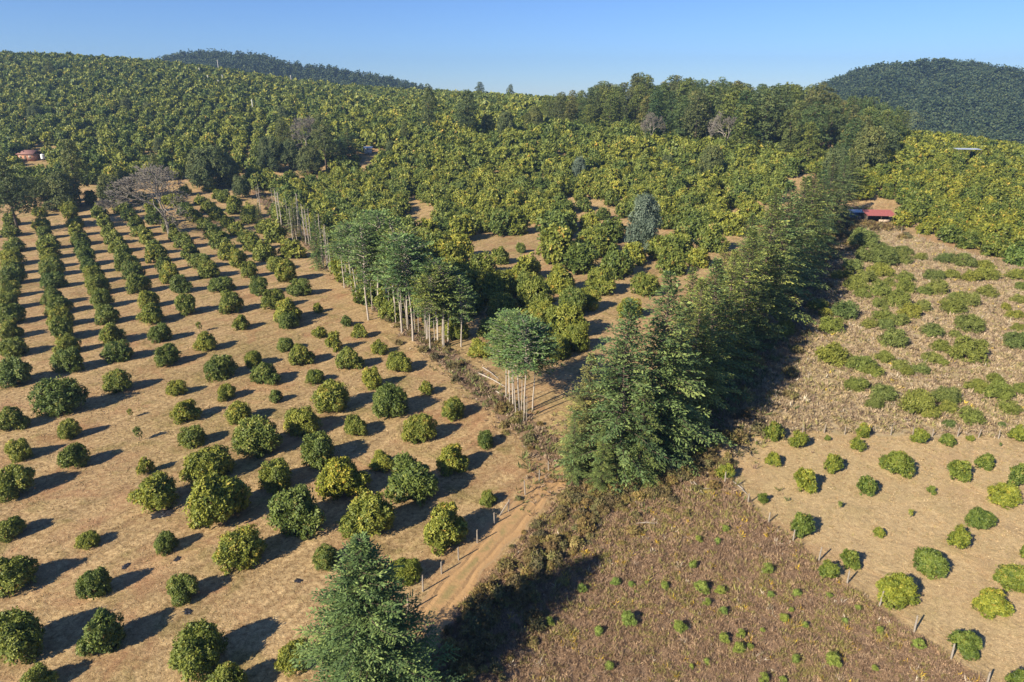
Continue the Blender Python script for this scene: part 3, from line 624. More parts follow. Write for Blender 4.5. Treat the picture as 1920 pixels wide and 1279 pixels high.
# ------------------------------------------------------------ bare dead poles of the tree line
def pole_mesh(seed, h=10.):
    q = np.random.default_rng(seed); S = []; n = 6; lean = q.normal(0, .02, 2); a = lambda z: np.array([lean[0]*z+.05*math.sin(z), lean[1]*z, z])
    for i in range(n): S.append((a(h*i/n-(.2 if i == 0 else 0)), a(h*(i+1)/n), .115*(1-.65*i/n), .115*(1-.65*(i+1)/n)))
    B_ = []
    for i in range(26):
        z = q.uniform(.12, .97)*h; an = q.uniform(0, 6.28); l = q.uniform(.2, 1.1)*(1.15-z/h*.6); p = a(z); e = p+np.array([math.cos(an)*l, math.sin(an)*l, q.uniform(-.15, .35)*l])
        B_.append((p, e, .03, .012))
    return tmesh('pole_trunk', S, M_PALE, 6), tmesh('pole_stubs', B_, M_PALE, 4)
POLES = [pole_mesh(i) for i in range(5)]
pl = [(489,400,345),(486,398,350),(513,395,352),(521,412,352),(525,420,360),(530,438,360),(524,432,358),(519,405,358),(536,405,372),(533,418,378),(541,425,375),(560,440,372),(566,450,362),(557,452,380),(571,446,382),(577,450,384),(583,452,390),(574,458,385),(580,460,392),(550,455,388),
(598,478,400),(607,500,401),(616,505,420),(613,498,430),(621,510,446),(630,492,454),(626,490,450),(643,506,422),(637,490,436),(649,525,450),(652,500,445),(646,540,440),(658,540,470),(603,492,440),(610,470,425),
(660,545,470),(667,552,480),(672,556,500),(690,572,515),(698,580,520),(728,596,540),(742,606,545),(785,622,560),(778,620,565),(680,563,520),(708,572,535),(722,585,545),(735,590,550),(754,612,520),(765,618,535),(773,615,540),(748,600,540),
(797,628,570),(802,640,570),(815,640,570),(822,648,560),(833,652,570),(956,760,690),(968,778,690),(978,775,690),(982,792,745),(987,790,740)]
for i, (x, y, t) in enumerate(sorted(pl)):
    put_con(POLES[i % 5], (x, y), t, 10, 'bare grey dead pole tree, %s from the left along the diagonal tree line' % ORD[i], 'bare dead poles along the tree line', 1.15, name='dead_pole_tree', cat='dead tree', parts=('trunk', 'stubs'))

# ------------------------------------------------------------ pine ridge
PINES = []
for i in range(7):
    f, tr, S = pine(400+i, 20, 5.0+.5*(i % 3), nl=26, ncl=900, m=6, leaf=.7, zlo=.10+.08*(i % 3), open_=.75); PINES.append([fmesh('pine_crown', f, M_PINE), tmesh('pine_trunk', tr+S, M_BARK, 5)])
RP = np.array([(1015,228),(1040,246),(1150,258),(1250,276),(1350,292),(1450,304),(1520,318),(1570,345),(1612,352),(1618,318),(1650,290),(1700,262),(1740,250),(1742,240),(1690,220),(1600,214),(1500,205),(1400,200),(1250,196),(1100,205)], float)
def poisson(n, x0, x1, y0, y1, dmin, test):
    P = np.zeros((0, 2)); q = np.random.default_rng(n+3)
    X = q.uniform(x0, x1, n*14); Y = q.uniform(y0, y1, n*14); Z = H(X, Y); px, py, d = project(np.c_[X, Y, Z]); k = test(X, Y, px, py); out = []
    for x, y, z in zip(X[k], Y[k], Z[k]):
        if all((x-a)**2+(y-b)**2 > dmin*dmin for a, b, _ in out): out.append((x, y, z))
        if len(out) >= n: break
    return out
rp = poisson(285, 10, 420, 230, 560, 5.6, lambda X, Y, px, py: inside(np.c_[px, py], RP))
rp.sort(key=lambda p: p[1]); print('ridge pines', len(rp))
RK = np.argsort(np.argsort([p[0]/p[1] for p in rp[:70]]))
for i, (x, y, z) in enumerate(rp):
    px, py, d = project(np.array([x, y, z])); s = g.uniform(.9, 1.35)*(1 if 1180 < px < 1560 else .82)*(.85 if px < 1120 else 1)
    pl_ = 'front edge' if i < 70 else 'middle' if i < 150 else 'back'; 
    put_tree('pine_tree', PINES[int(g.integers(7))], (x, y, z-.3), s*1.25, s, g.uniform(0, 6.28), ('%s pine from the left along the front edge of the wooded ridge' % ORD[RK[i]]) if i < 70 else 'tall pine at the %s of the wooded ridge right of centre' % pl_, 'pine tree', 'pines at the %s of the wooded ridge' % pl_,
             [(1, 1.05, 1), (1.3, 1.12, 1.05), (.8, .98, .98), (1.15, 1.2, .9)][int(g.integers(4))])

ur = poisson(420, 10, 420, 220, 470, 4.0, lambda X, Y, px, py: inside(np.c_[px, py], RP+np.array([0, 3.])))
o = canopy('ridge_undergrowth', [(x, y, z, 300., 0, 0, 6.5, 0, 1.) for x, y, z in ur], 'dark green undergrowth filling the gaps between the ridge pines', 'undergrowth'); o.color = (.55, .62, .6, 1)
# ------------------------------------------------------------ single trees one can pick out
def special(name, ms, base, top, H0, lab, cat, wf=1., col=None, grp=None, parts=('crown', 'trunk')): return put_con(ms, base, top, H0, lab, grp, wf, col, None, name, cat, parts)
BR = [(lambda t: [tmesh('bare_limbs', t[1], M_TWIG if i == 0 else M_PALE, 5), tmesh('bare_trunk', t[0], M_TWIG if i == 0 else M_PALE, 8), tmesh('bare_twigs', t[2], M_TWIG, 3)])(bare(500+i, 12, 5., .42 if i < 2 else .3, 7, .24, 3)) for i in range(3)]
BP = ('limbs', 'trunk', 'twigs')
special('bare_tree', BR[0], (318,440), 306, 12, 'big leafless grey tree with a domed crown at the top of the left orchard rows', 'bare tree', 1.3, parts=BP)
special('bare_tree', BR[1], (1360,288), 206, 12, 'leafless pale tree with a fan shaped crown in front of the pine ridge', 'bare tree', .6, parts=BP)
special('bare_tree', BR[2], (1220,275), 208, 12, 'small leafless brownish tree left of the fan shaped bare tree', 'bare tree', .6, parts=BP)
special('bare_tree', BR[0], (576,300), 216, 12, 'leafless brown tree rising from the green clump above the dead poles', 'bare tree', .95, parts=BP)
special('bare_tree', BR[1], (1412,640), 575, 12, 'fallen looking heap of bare pale branches right of the dark conifer row', 'dead tree', 1.3, parts=BP)
special('bare_tree', BR[2], (1165,235), 195, 12, 'thin leafless tree at the left part of the pine ridge', 'bare tree', .5, parts=BP)
DENSE = []
for i in range(4):
    V, Fa, T = avo_crown(440+i, 1500, 8, .10, .045, nl=44, hgt=(2., 2.2, 1.8, 2.1)[i], flush=.02, tint0=.5); V = V*np.array([6., 6., 14/(V[:, 2].max())])
    DENSE.append([fmesh('dense_crown', (V, Fa, T), M_PINE), tmesh('dense_trunk', [((0, 0, -.3), (0, 0, 6.), .3, .2)], M_BARK, 5)])
GREYT = [DENSE[0][0].copy(), DENSE[0][1]]; GREYT[0].materials.clear(); GREYT[0].materials.append(M_GREY)
OPEN = []
for i in range(3):
    f, tr, S = pine(450+i, 20, 6., nl=24, ncl=1100, m=6, leaf=.65, zlo=.3, open_=.75, tint0=.45); OPEN.append([fmesh('open_crown', f, M_PINE), tmesh('open_trunk', tr+S, M_BARK, 5)])
brown = (2.1, 1.25, 1.35); olive = (1.5, 1.25, .9)
T3 = 'broadleaf tree'
for ms, b_, tp, H0, lab, cat, wf, col in [
 (GREYT, (1203,470), 358, 14, 'rounded grey-green tree alone in the clearing of the central orchard', T3, 0.72, (1.,1.,1.)),
 (GREYT, (1086,340), 291, 14, 'small round blue-green tree inside the central orchard canopy', T3, 0.75, (.9,1.15,1.1)),
 (DENSE[2], (1250,330), 288, 14, 'golden brown tree at the upper right of the central orchard', T3, 0.80, (2.6,1.7,1.1)),
 (DENSE[3], (1330,345), 268, 14, 'yellow-green tree below the fan shaped bare tree', T3, 0.80, (2.,1.9,.9)),
 (OPEN[0], (35,438), 298, 20, 'large brownish drooping tree at the left edge above the orchard rows', T3, 1.23, (1.7,1.15,1.1)),
 (OPEN[1], (70,395), 330, 20, 'dark olive tree right of the brownish tree at the left edge', T3, 1.56, (1.3,1.15,1.)),
 (OPEN[1], (152,385), 262, 20, 'tall brownish tree with a narrow broken crown behind the left orchard rows', T3, 0.91, (1.8,1.2,1.1)),
 (OPEN[2], (300,372), 288, 20, 'slim brown tree right behind the big leafless grey tree', T3, 0.78, (1.8,1.25,1.2)),
 (DENSE[1], (118,392), 318, 14, 'rounded green tree left of the tall brownish broken crowned tree', T3, 1.10, (1.2,1.3,.9)),
 (DENSE[2], (212,388), 325, 14, 'dark green tree in shade behind the third orchard row', T3, 0.99, (.8,1.,1.)),
 (DENSE[0], (238,372), 316, 14, 'green tree left of the big leafless grey tree', T3, 0.77, (1.1,1.4,1.)),
 (DENSE[3], (400,352), 270, 14, 'big dark blue-green tree at the head of the left orchard', T3, 1.26, (.8,1.1,1.2)),
 (DENSE[2], (432,350), 290, 14, 'dark tree touching the right side of the big dark blue-green one', T3, 0.88, (.9,1.1,1.)),
 (DENSE[1], (372,345), 296, 14, 'smaller dark tree left of the big dark blue-green one', T3, 0.88, (1.,1.15,1.)),
 (DENSE[0], (508,322), 252, 14, 'bright green creeper covered tree above the dead poles', T3, 0.83, (1.2,1.9,.7)),
 (DENSE[2], (545,318), 258, 14, 'bright green tree right of the creeper covered one', T3, 0.88, (1.1,1.7,.8)),
 (DENSE[3], (582,330), 272, 14, 'rounded green tree below the leafless brown tree', T3, 0.99, (1.2,1.3,1.)),
 (OPEN[0], (535,300), 222, 20, 'brownish tree behind the bright green creeper covered one', T3, 1.04, (1.9,1.3,1.2)),
 (OPEN[2], (612,318), 216, 20, 'dark brown spreading tree right of the leafless brown tree', T3, 1.17, (1.6,1.15,1.)),
 (WALL[2], (655,298), 232, 20, 'dark pointed conifer beside the little grey roofed hut', 'conifer tree', 1.49, (.7,.85,.9)),
 (WALL[0], (640,306), 262, 20, 'short dark conifer left of the dark pointed conifer', 'conifer tree', 1.56, (.7,.85,.9)),
 (DENSE[1], (532,235), 196, 14, 'grey-green tree by the hillside dirt road', T3, 0.88, (1.,1.3,1.)),
 (DENSE[3], (733,295), 262, 14, 'pale grey-green tree right of the little hut', T3, 0.77, (1.4,1.8,1.7)),
 (OPEN[1], (806,258), 158, 20, 'tall brown shaggy tree rising above the hillside orchard left of the spreading pine', T3, 0.71, (2.1,1.35,1.3)),
 (OPEN[0], (878,262), 170, 20, 'spreading olive pine with a bare lower trunk above the central orchard', 'pine tree', 1.15, (1.5,1.2,.8)),
 (OPEN[2], (760,275), 228, 20, 'brown withered tree left of the tall brown shaggy tree', T3, 0.80, (2.2,1.35,1.3)),
 (DENSE[0], (950,262), 206, 14, 'blue-green rounded tree right of the spreading olive pine', T3, 0.85, (.9,1.3,1.2)),
 (DENSE[2], (915,255), 212, 14, 'dark olive tree beside the spreading olive pine', T3, 0.80, (1.1,1.1,.9)),
 (DENSE[1], (1000,250), 196, 14, 'olive tree at the left tip of the pine ridge', T3, 0.85, (1.2,1.2,.9)),
 (OPEN[0], (900,186), 154, 20, 'brown flat topped tree alone on the skyline above the orchard', T3, 1.38, (1.9,1.2,1.)),
 (OPEN[1], (957,186), 158, 20, 'small dark tree alone on the skyline left of the pine ridge', T3, 1.03, (1.1,1.,1.)),
 (DENSE[3], (1620,330), 232, 14, 'brownish rounded tree at the right end of the pine ridge', T3, 0.90, (1.9,1.45,1.2)),
 (DENSE[0], (1560,350), 272, 14, 'greyish olive tree where the conifer row meets the pine ridge', T3, 0.90, (1.6,1.4,1.1)),
 (DENSE[2], (1700,262), 205, 14, 'dark bushy tree at the outer right tip of the pine ridge', T3, 0.90, (1.,1.1,.9)),
 (DENSE[1], (1650,300), 225, 14, 'dark green tree near the right tip of the pine ridge', T3, 0.90, (1.2,1.15,.9)),
 (DENSE[3], (70,232), 195, 14, 'blue-green tree standing out in the hillside orchard at the upper left', T3, 0.99, (.8,1.1,1.1)),
 (OPEN[2], (98,150), 118, 20, 'brownish tree near the top of the hillside orchard at the upper left', T3, 1.43, (1.9,1.3,1.2)),
 (DENSE[0], (240,210), 180, 14, 'light green tree in the hillside orchard left of centre', T3, 0.88, (1.2,1.6,.9)),
 (DENSE[2], (282,220), 190, 14, 'grey-green tree right of the light green hillside tree', T3, 0.99, (1.1,1.3,1.1)),
 (DENSE[1], (301,290), 255, 14, 'orange tinged avocado tree at the edge of the pale clearing', T3, 0.72, (3.0,2.1,.7)),
 (DENSE[0], (15,300), 268, 14, 'orange tinged tree left of the red roofed house', T3, 0.99, (2.6,1.9,.8)),
 (DENSE[2], (455,372), 326, 14, 'bright yellow-green tree by the pale clearing above the dead poles', T3, 0.88, (2.2,2.3,.9))]:
    special('broadleaf_tree' if cat == T3 else cat.replace(' ', '_'), ms, b_, tp, H0, lab, cat, wf, col, parts=('foliage', 'trunk', 'branches') if ms in WALL else ('crown', 'trunk'))

# ------------------------------------------------------------ bushes of the right scrub field (crop of the photo at 2.558x, origin 1400,360)
BU = [(555,280,135),(640,305,90),(560,345,90),(650,365,120),(740,355,90),(830,335,60),(740,312,80),(500,390,90),(640,415,100),(950,350,90),(1035,370,90),(1130,375,70),(890,430,90),(760,438,80),(680,460,60),(430,425,60),(480,425,70),(570,450,110),(520,485,90),(550,515,70),(640,510,90),(755,492,90),(850,500,70),(910,498,100),(980,425,80),(1075,440,90),(1150,430,90),(1290,430,90),(1150,512,90),(1050,555,100),(1000,525,60),(1300,540,60),(1310,475,50),(720,560,110),(630,565,70),(840,580,80),(780,610,90),(985,592,110),(650,630,90),(585,662,75),(720,650,90),(660,668,70),(1055,680,120),(1240,572,50),(1280,615,70),(345,580,90),(460,620,120),(370,605,60),(400,682,110),(165,705,110),(890,702,90),(995,702,60),(700,752,130),(925,770,90),(1285,758,110),(1295,672,50),(1055,822,150),(410,838,160),(545,868,110),(605,890,80),(660,822,70),(730,866,80),(830,880,80),(770,886,60),(880,828,90),(940,836,50),(525,962,110),(655,1010,110),(610,1046,85),(1110,972,100),(1190,925,80),(1205,1005,120),(1250,1068,90),(1310,975,80),(810,1072,150),(880,1090,80),(950,1028,140),(965,1068,80),(970,1132,60),(1075,1122,110),(1220,1130,35)]
bb = [(360, 500), (500, 540), (540, 590), (590, 640), (640, 700), (700, 760), (760, 830)]; bw = ['top', 'second', 'third', 'fourth', 'fifth', 'sixth', 'lowest']; bc = {}
for cx, by, w in sorted(BU):
    px, py, wp = 1400+cx/2.558, 360+by/2.558, w/2.558; b_ = [i for i, (a, c) in enumerate(bb) if a <= py < c][0]; bc[b_] = bc.get(b_, -1)+1
    B = ground(px, py-.14*wp); s = wp*pxm(B)/2*1.13; cm = [(1, 1, 1), (1.15, 1.08, .8), (.72, .8, .85), (.95, .95, .8)][int(g.integers(4))]
    o = link('bush', BUSH[int(g.integers(5))], None); o.location = B; o.rotation_euler = (0, 0, g.uniform(0, 6.28)); o.scale = (s*1.08, s*.95, s*g.uniform(.8, 1.15)); o.color = (*cm, 1)
    tag(o, '%s green bush, %s from the left in the %s band of the right scrub field' % ('broad' if s > 2.6 else 'rounded' if s > 1.7 else 'small', ORD[bc[b_]], bw[b_]), 'bush', 'green bushes in the right scrub field')
SHc = [(375,838,60),(545,800,55),(622,806,40),(650,838,22),(790,815,50),(700,792,25),(930,718,50),(960,583,42),(1055,593,40),(1095,530,42),(975,842,84),(1070,845,60),(1005,903,46),(1085,948,50),(1310,745,62),(605,1000,88),(860,1038,74),(460,1048,58),(515,1224,58),(1085,1085,62),(1175,1065,50),(1160,1142,66),(1215,1118,40),(1390,985,40),(1450,855,50),(1280,1032,30),(1425,932,30),(1290,1290,56),(1385,1290,45),(1445,1190,45),(925,1214,30),(215,1000,50),(1320,860,40)]
SH4 = [(640,1205,80),(515,1033,36),(860,1062,42),(1040,1132,62),(700,1012,35),(625,892,32),(760,952,34),(835,1230,36),(60,1200,36),(420,1005,50),(470,1180,36)]
sh = [(950+a/2.671, 800+b_/2.671, c/2.671) for a, b_, c in SHc]+[(1300+a/2.4646, 760+b_/2.4646, c/2.4646) for a, b_, c in SH4]
sb = [(980, 1030), (1030, 1080), (1080, 1130), (1130, 1180), (1180, 1230), (1230, 1400)]; sw = ['top', 'second', 'third', 'fourth', 'fifth', 'lowest']; bc = {}
for px, py, wp in sorted(sh):
    b_ = [i for i, (a, c) in enumerate(sb) if a <= max(py, 980) < c][0]; bc[b_] = bc.get(b_, -1)+1
    B = ground(px, py-.2*wp); s = wp*pxm(B)/2
    o = link('shrub', SHRUB[int(g.integers(3))], None); o.location = B; o.rotation_euler = (0, 0, g.uniform(0, 6.28)); o.scale = (s, s, s*g.uniform(.75, 1.)); o.color = (1.0, 1.1, .85, 1)
    tag(o, 'small green shrub, %s from the left in the %s band of the lower scrub' % (ORD[bc[b_]], sw[b_]), 'shrub', 'small green shrubs in the dry weeds')

# ------------------------------------------------------------ dry weeds, thickets, grass
def fbm(x, y, s, seed):
    q = np.random.default_rng(seed); v = 0
    for i in range(6):
        a = q.uniform(0, 6.28); k = s*(1.7**(i*.6)); v = v+np.sin(k*(x*math.cos(a)+y*math.sin(a))+q.uniform(0, 6.28)+1.5*np.sin(k*.5*(y*math.cos(a)-x*math.sin(a))))
    return v/6
def weeds(name, n, poly, hr, pal, label, m=6, wd=.1, edge=None, seed=1, keep=None, tilt=.45, gap=None):
    q = np.random.default_rng(seed); lo, hi = poly.min(0), poly.max(0)
    # denser near the camera: sample in proportion to 1/Y
    y = np.exp(q.uniform(math.log(max(lo[1], 18)), math.log(hi[1]), n*5)); x = q.uniform(lo[0], hi[0], n*5); P = np.c_[x, y]
    k = inside(P, poly); P = P[k]
    if keep is not None: P = P[keep(P)]
    if gap is not None: P = P[fbm(P[:, 0], P[:, 1], 1.7, seed+31)+q.normal(0, .25, len(P)) > gap]
    P = P[:n]; x, y = P.T; z = H(x, y); nz = fbm(x, y, .35, seed+5); nf = fbm(x, y, 1.3, seed+9)
    w = np.array([p[1] for p in pal], float); lw = np.log(w)[None]+np.stack([p[2]*nz+p[3]*nf for p in pal], 1); lw = lw+q.gumbel(size=lw.shape); ci = lw.argmax(1)
    C = np.array([p[0] for p in pal])[ci]*q.uniform(.75, 1.25, (len(P), 1)); hh = q.uniform(*hr, len(P))*(1+.75*nf)*np.array([p[4] for p in pal])[ci]*np.clip(.6+y/90, .8, 1.5)
    B = np.repeat(np.c_[x, y, z-.03], m, 0); r = q.normal(size=(len(B), 3)); D = norm(np.c_[r[:, 0]*tilt, r[:, 1]*tilt, np.abs(r[:, 2])*.2+.9])
    B[:, :2] += q.normal(0, .10, (len(B), 2)); hh = np.repeat(hh, m)*q.uniform(.6, 1.2, len(B)); Nn = norm(q.normal(size=(len(B), 3))*np.array([1, 1, .4]))
    Nn = norm(Nn-(Nn*D).sum(1, keepdims=True)*D); V, Fa = diamonds(B, D, Nn, hh, wd*q.uniform(.5, 1.4, len(B))*np.clip(B[:, 1]/45, .8, 1.8))
    C = np.repeat(np.repeat(C, m, 0)*q.uniform(.85, 1.15, (len(B), 1)), 4, 0)
    return tag(link(name, mesh_np(name, V, Fa, {'col': C}), M_WEED), label, kind='stuff')
PAL = [((.26,.17,.11), 4, 0, 0, 1), ((.42,.29,.18), 4, 1.2, 0, .9), ((.45,.32,.20), 2.2, 0, 2., .9), ((.31,.215,.145), 3.5, -1.8, 0, 1), ((.30,.26,.09), 1.8, 2.8, 1.4, 1.1), ((.33,.31,.10), .7, 2.2, 2.2, 1.1), ((.62,.42,.05), .14, .5, 2., 1.2), ((.6,.52,.40), .08, -.5, 2.2, 1.3)]
weeds('dry_weeds', 62000, SCRUB, (.15, .42), PAL, 'dry brown weeds and seed heads covering the lower scrub', m=9, wd=.045, seed=3, tilt=.75, gap=-.28)
PAF = [((.29,.215,.14), 4, 0, 0, 1), ((.42,.33,.22), 4, -.5, .5, 1), ((.40,.31,.17), 3, 1.2, 0, 1), ((.27,.25,.10), 1.2, 1.6, .5, 1), ((.25,.18,.13), 1.2, 0, -1, 1), ((.45,.39,.3), .2, -.5, 1.5, 1.2), ((.6,.45,.08), .06, 1.5, 1.5, 1.)]
weeds('dry_weeds', 34000, FIELD, (.15, .5), PAF, 'grey and tan dry grass between the bushes of the right field', m=7, wd=.07, seed=4, tilt=.8, gap=-.1)
PAV = [((.20,.14,.10), 5, 0, 0, 1), ((.34,.25,.17), 4, 0, 0, 1), ((.20,.19,.07), 3, 0, .5, 1.2), ((.14,.17,.06), 1.5, 0, 1, 1.5), ((.45,.36,.25), 1, 0, 1, 1)]
vp = np.array([VERGE.min(0)-6, (VERGE.max(0)[0]+6, VERGE.min(0)[1]-6), VERGE.max(0)+6, (VERGE.min(0)[0]-6, VERGE.max(0)[1]+6)])
weeds('tall_verge_weeds', 26000, vp, (.15, .5), PAV, 'tangled dry weeds under the diagonal line of dead poles', m=8, wd=.06, seed=5, tilt=.9, keep=lambda P: seg_dist(P, VERGE, False) < np.abs(np.random.default_rng(1).normal(0, 1.7, len(P))))
wp_ = np.array([WALLL.min(0)-9, (WALLL.max(0)[0]+9, WALLL.min(0)[1]-9), WALLL.max(0)+9, (WALLL.min(0)[0]-9, WALLL.max(0)[1]+9)])
weeds('tall_verge_weeds', 14000, wp_, (.2, .6), PAV, 'dark tangled undergrowth at the foot of the conifer row', m=8, wd=.07, seed=6, tilt=.8, keep=lambda P: seg_dist(P, WALLL, False) < np.abs(np.random.default_rng(2).normal(0, 6, len(P))))
GR = [((.40,.29,.16), 5, 0, 0, 1), ((.30,.20,.11), 4, 0, 0, 1), ((.27,.23,.09), 2.5, 1.5, 0, 1), ((.50,.40,.25), 2, 0, 0, 1)]
LO_ = np.array([(-75., 26.), (-12., 26.), (-9., 45.), (3., 66.), (0., 78.), (-20, 104), (-50, 150), (-110., 150.)])
weeds('short_dry_grass', 60000, LO_, (.05, .13), GR, 'short dry grass tufts on the floor of the left orchard', m=3, wd=.05, seed=7, tilt=.9)
RO_ = np.array(list(poly_world([(1340,815),(1550,818),(1750,822),(2000,830)]))+[np.array((62., 30.)), np.array((34., 30.))]+list(poly_world([(1800,1245),(1650,1142),(1590,1097),(1490,1015),(1370,905)])))
weeds('short_dry_grass', 26000, RO_, (.05, .13), GR, 'short straw coloured grass tufts on the floor of the right field', m=3, wd=.06, seed=8, tilt=.9)
M_THK = leafmat('thicket_leaves', [(0, (.14,.105,.06)), (.45, (.24,.19,.09)), (.75, (.23,.235,.075)), (1, (.45,.36,.18))], (.75,.85,.9), (1.25,1.1,.9), rough=.8, transl=.15, spec=.15)
def thicket(name, pts, label, seed, base=BUSH, tint=.0):
    q = np.random.default_rng(seed); VV = []; FF = []; TT = []; TO = []; b = 0
    pr = [avo_crown(600+i, 80, 7, .34, .09, nl=8, hgt=.95, flush=.08, tint0=.42) for i in range(4)]
    for (x, y, r) in pts:
        V, Fa, T = pr[int(q.integers(4))]; a = q.uniform(0, 6.28); ca, sa = math.cos(a)*r, math.sin(a)*r
        VV.append(np.c_[V[:, 0]*ca-V[:, 1]*sa, V[:, 0]*sa+V[:, 1]*ca, V[:, 2]*r*q.uniform(.7, 1.2)]+np.array([x, y, float(H(x, y))-.05])); FF.append(Fa+b)
        TT.append(np.clip(T+q.normal(tint, .16), 0, 1)); TO.append(np.full(len(V), q.random())); b += len(V)
    me = mesh_np(name, np.concatenate(VV), np.concatenate(FF), {'tint': np.concatenate(TT), 'tone': np.concatenate(TO)}); return tag(link(name, me, M_THK), label, kind='stuff')
def pts_along(poly, n, w, r0, r1, seed):
    q = np.random.default_rng(seed); P = np.array(poly); L = np.r_[0, np.cumsum(np.linalg.norm(np.diff(P, axis=0), axis=1))]; out = []
    for i in range(n):
        s = q.uniform(0, L[-1]); c = np.array([np.interp(s, L, P[:, 0]), np.interp(s, L, P[:, 1])])+q.normal(0, w, 2); out.append((c[0], c[1], q.uniform(r0, r1)))
    return out
BANK = poly_world([(1085,925),(1060,985),(1015,1040),(965,1085),(915,1140),(870,1200),(850,1290)])
thicket('brush_thicket', [p for p in pts_along(BANK, 230, 1.9, .3, .95, 21) if seg_dist(np.array([[p[0], p[1]]]), PATH, False)[0] > 1.6+p[2]], 'dusty olive brush thicket on the bank right of the dirt path', 21)
thicket('brush_thicket', pts_along(poly_world([(1075,950),(1140,940),(1220,905),(1290,860),(1320,835)]), 190, 2.2, .35, 1.1, 22), 'olive and brown brush below the near end of the conifer row', 22)
thicket('brush_thicket', pts_along(VERGE, 150, 1.5, .35, 1.1, 23), 'low green and brown brush along the diagonal line of dead poles', 23)
thicket('brush_thicket', pts_along(WALLL+np.array([2.5, -1.5]), 150, 3.0, .6, 1.6, 24), 'shaded dark brush along the right foot of the conifer row', 24)
thicket('brush_thicket', pts_along(poly_world([(1540,450),(1580,430),(1640,425),(1700,440)]), 60, 3.0, .8, 1.8, 25), 'brown brush in front of the red roofed shed', 25, tint=-.12)

# ------------------------------------------------------------ fences
M_POST = barkmat('weathered_post', (.18,.15,.12), (.40,.35,.29), 9); M_WIRE = flatmat('fence_wire', (.25,.24,.23), .5, .8)
def fence(pxs, h, r, label, wires=(.45, .8), brace=(), seed=0):
    q = np.random.default_rng(seed); Ps = [ground(*p) for p in pxs]; e = empty('post_and_wire_fence', tuple(Ps[0])); tag(e, label, 'fence'); O = np.array(Ps[0]); tops = []
    for i, B in enumerate(Ps):
        B = B-O; hh = h*q.uniform(.82, 1.15); l = q.normal(0, .07, 2); t = B+np.array([l[0], l[1], hh]); S = [(B-np.array([0, 0, .2]), (B+t)/2, r, r*.95), ((B+t)/2, t, r*.95, r*.75)]
        if i in brace: S.append((B+np.array([-.9, -.75, 0]), B+np.array([0, 0, hh*.8]), r*.8, r*.8))
        V, Fa = tubes(S, 7); n = len(V); me = mesh_np('fence_post', V, Fa, smooth=False); link('post', me, M_POST, e); tops.append((B, hh))
    for f in wires: 
        S = []
        for (a, ha), (b_, hb) in zip(tops[:-1], tops[1:]):
            p, q2 = a+np.array([0, 0, ha*f]), b_+np.array([0, 0, hb*f]); m_ = (p+q2)/2-np.array([0, 0, .06]); S += [(p, m_, .007, .007), (m_, q2, .007, .007)]
        V, Fa = tubes(S, 4); link('wire', mesh_np('wire', V, Fa), M_WIRE, e)
fence([(740,1185),(765,1148),(793,1109),(828,1076),(860,1050),(895,1018),(927,983),(953,959),(985,928),(1011,902),(1029,884)], 1.55, .075, 'wooden post and wire fence along the left side of the dirt path', brace=(7,), seed=1)
fence([(1320,803),(1368,811),(1405,812),(1462,812),(1505,812),(1545,812),(1584,815),(1628,815),(1670,816),(1711,817),(1748,819),(1795,819),(1834,821),(1872,823),(1915,826)], 1.2, .07, 'leaning post and wire fence between the scrub field and the right field', seed=2)
fence([(1325,850),(1359,905),(1402,945),(1441,979),(1487,1014),(1535,1052),(1588,1095),(1649,1136),(1714,1185),(1783,1237),(1850,1285)], 1.35, .08, 'weathered post fence running diagonally between the weeds and the right field', seed=3)
fence([(1690,436),(1722,444),(1742,456),(1767,465),(1790,472),(1810,480),(1826,487),(1860,498),(1895,512)], 1.3, .08, 'pale posts along the lower edge of the dense right orchard', seed=4)

# ------------------------------------------------------------ sheds, hut, house, utility poles
M_RED = flatmat('red_painted_metal', (.36,.11,.09), .55, 0, .22); M_ZINC = flatmat('galvanised_sheet', (.62,.66,.72), .4, .3, .12); M_BLUE = flatmat('blue_sheet', (.10,.22,.50), .5, 0, .1)
M_WALL = flatmat('plaster_wall', (.50,.40,.31), .9, 0, .15); M_ORG = flatmat('orange_plaster', (.42,.20,.12), .85, 0, .12); M_DARK = flatmat('dark_timber', (.10,.075,.055), .85); M_TILE = flatmat('clay_roof', (.24,.12,.10), .8, 0, .2); M_WHITE = flatmat('white_paint', (.75,.75,.73), .6, 0, .06)
def corrug(w, d, z0, z1, n=28, th=.05):
    """mono-pitch corrugated sheet: z0 at the front, z1 at the back"""
    V = []; F_ = []
    for j, (y, z) in enumerate(((-d/2, z0), (d/2, z1))):
        for i in range(n*2+1):
            x = -w/2+w*i/(n*2); V.append((x, y, z+(.05 if i % 2 else 0)))
    m_ = n*2+1
    for i in range(m_-1): F_.append((i, i+1, m_+i+1, m_+i))
    V2 = [(x, y, z-th) for x, y, z in V]; b = len(V)
    for i in range(m_-1): F_.append((b+i+1, b+i, b+m_+i, b+m_+i+1)); F_.append((i+1, i, b+i, b+i+1)); F_.append((m_+i, m_+i+1, b+m_+i+1, b+m_+i))
    F_ += [(0, m_, b+m_, b), (2*m_-1, m_-1, b+m_-1, b+2*m_-1)]
    return np.array(V, float), np.array(F_)
def part(name, VF, mat, e): return link(name, mesh_np(name, *VF), mat, e)
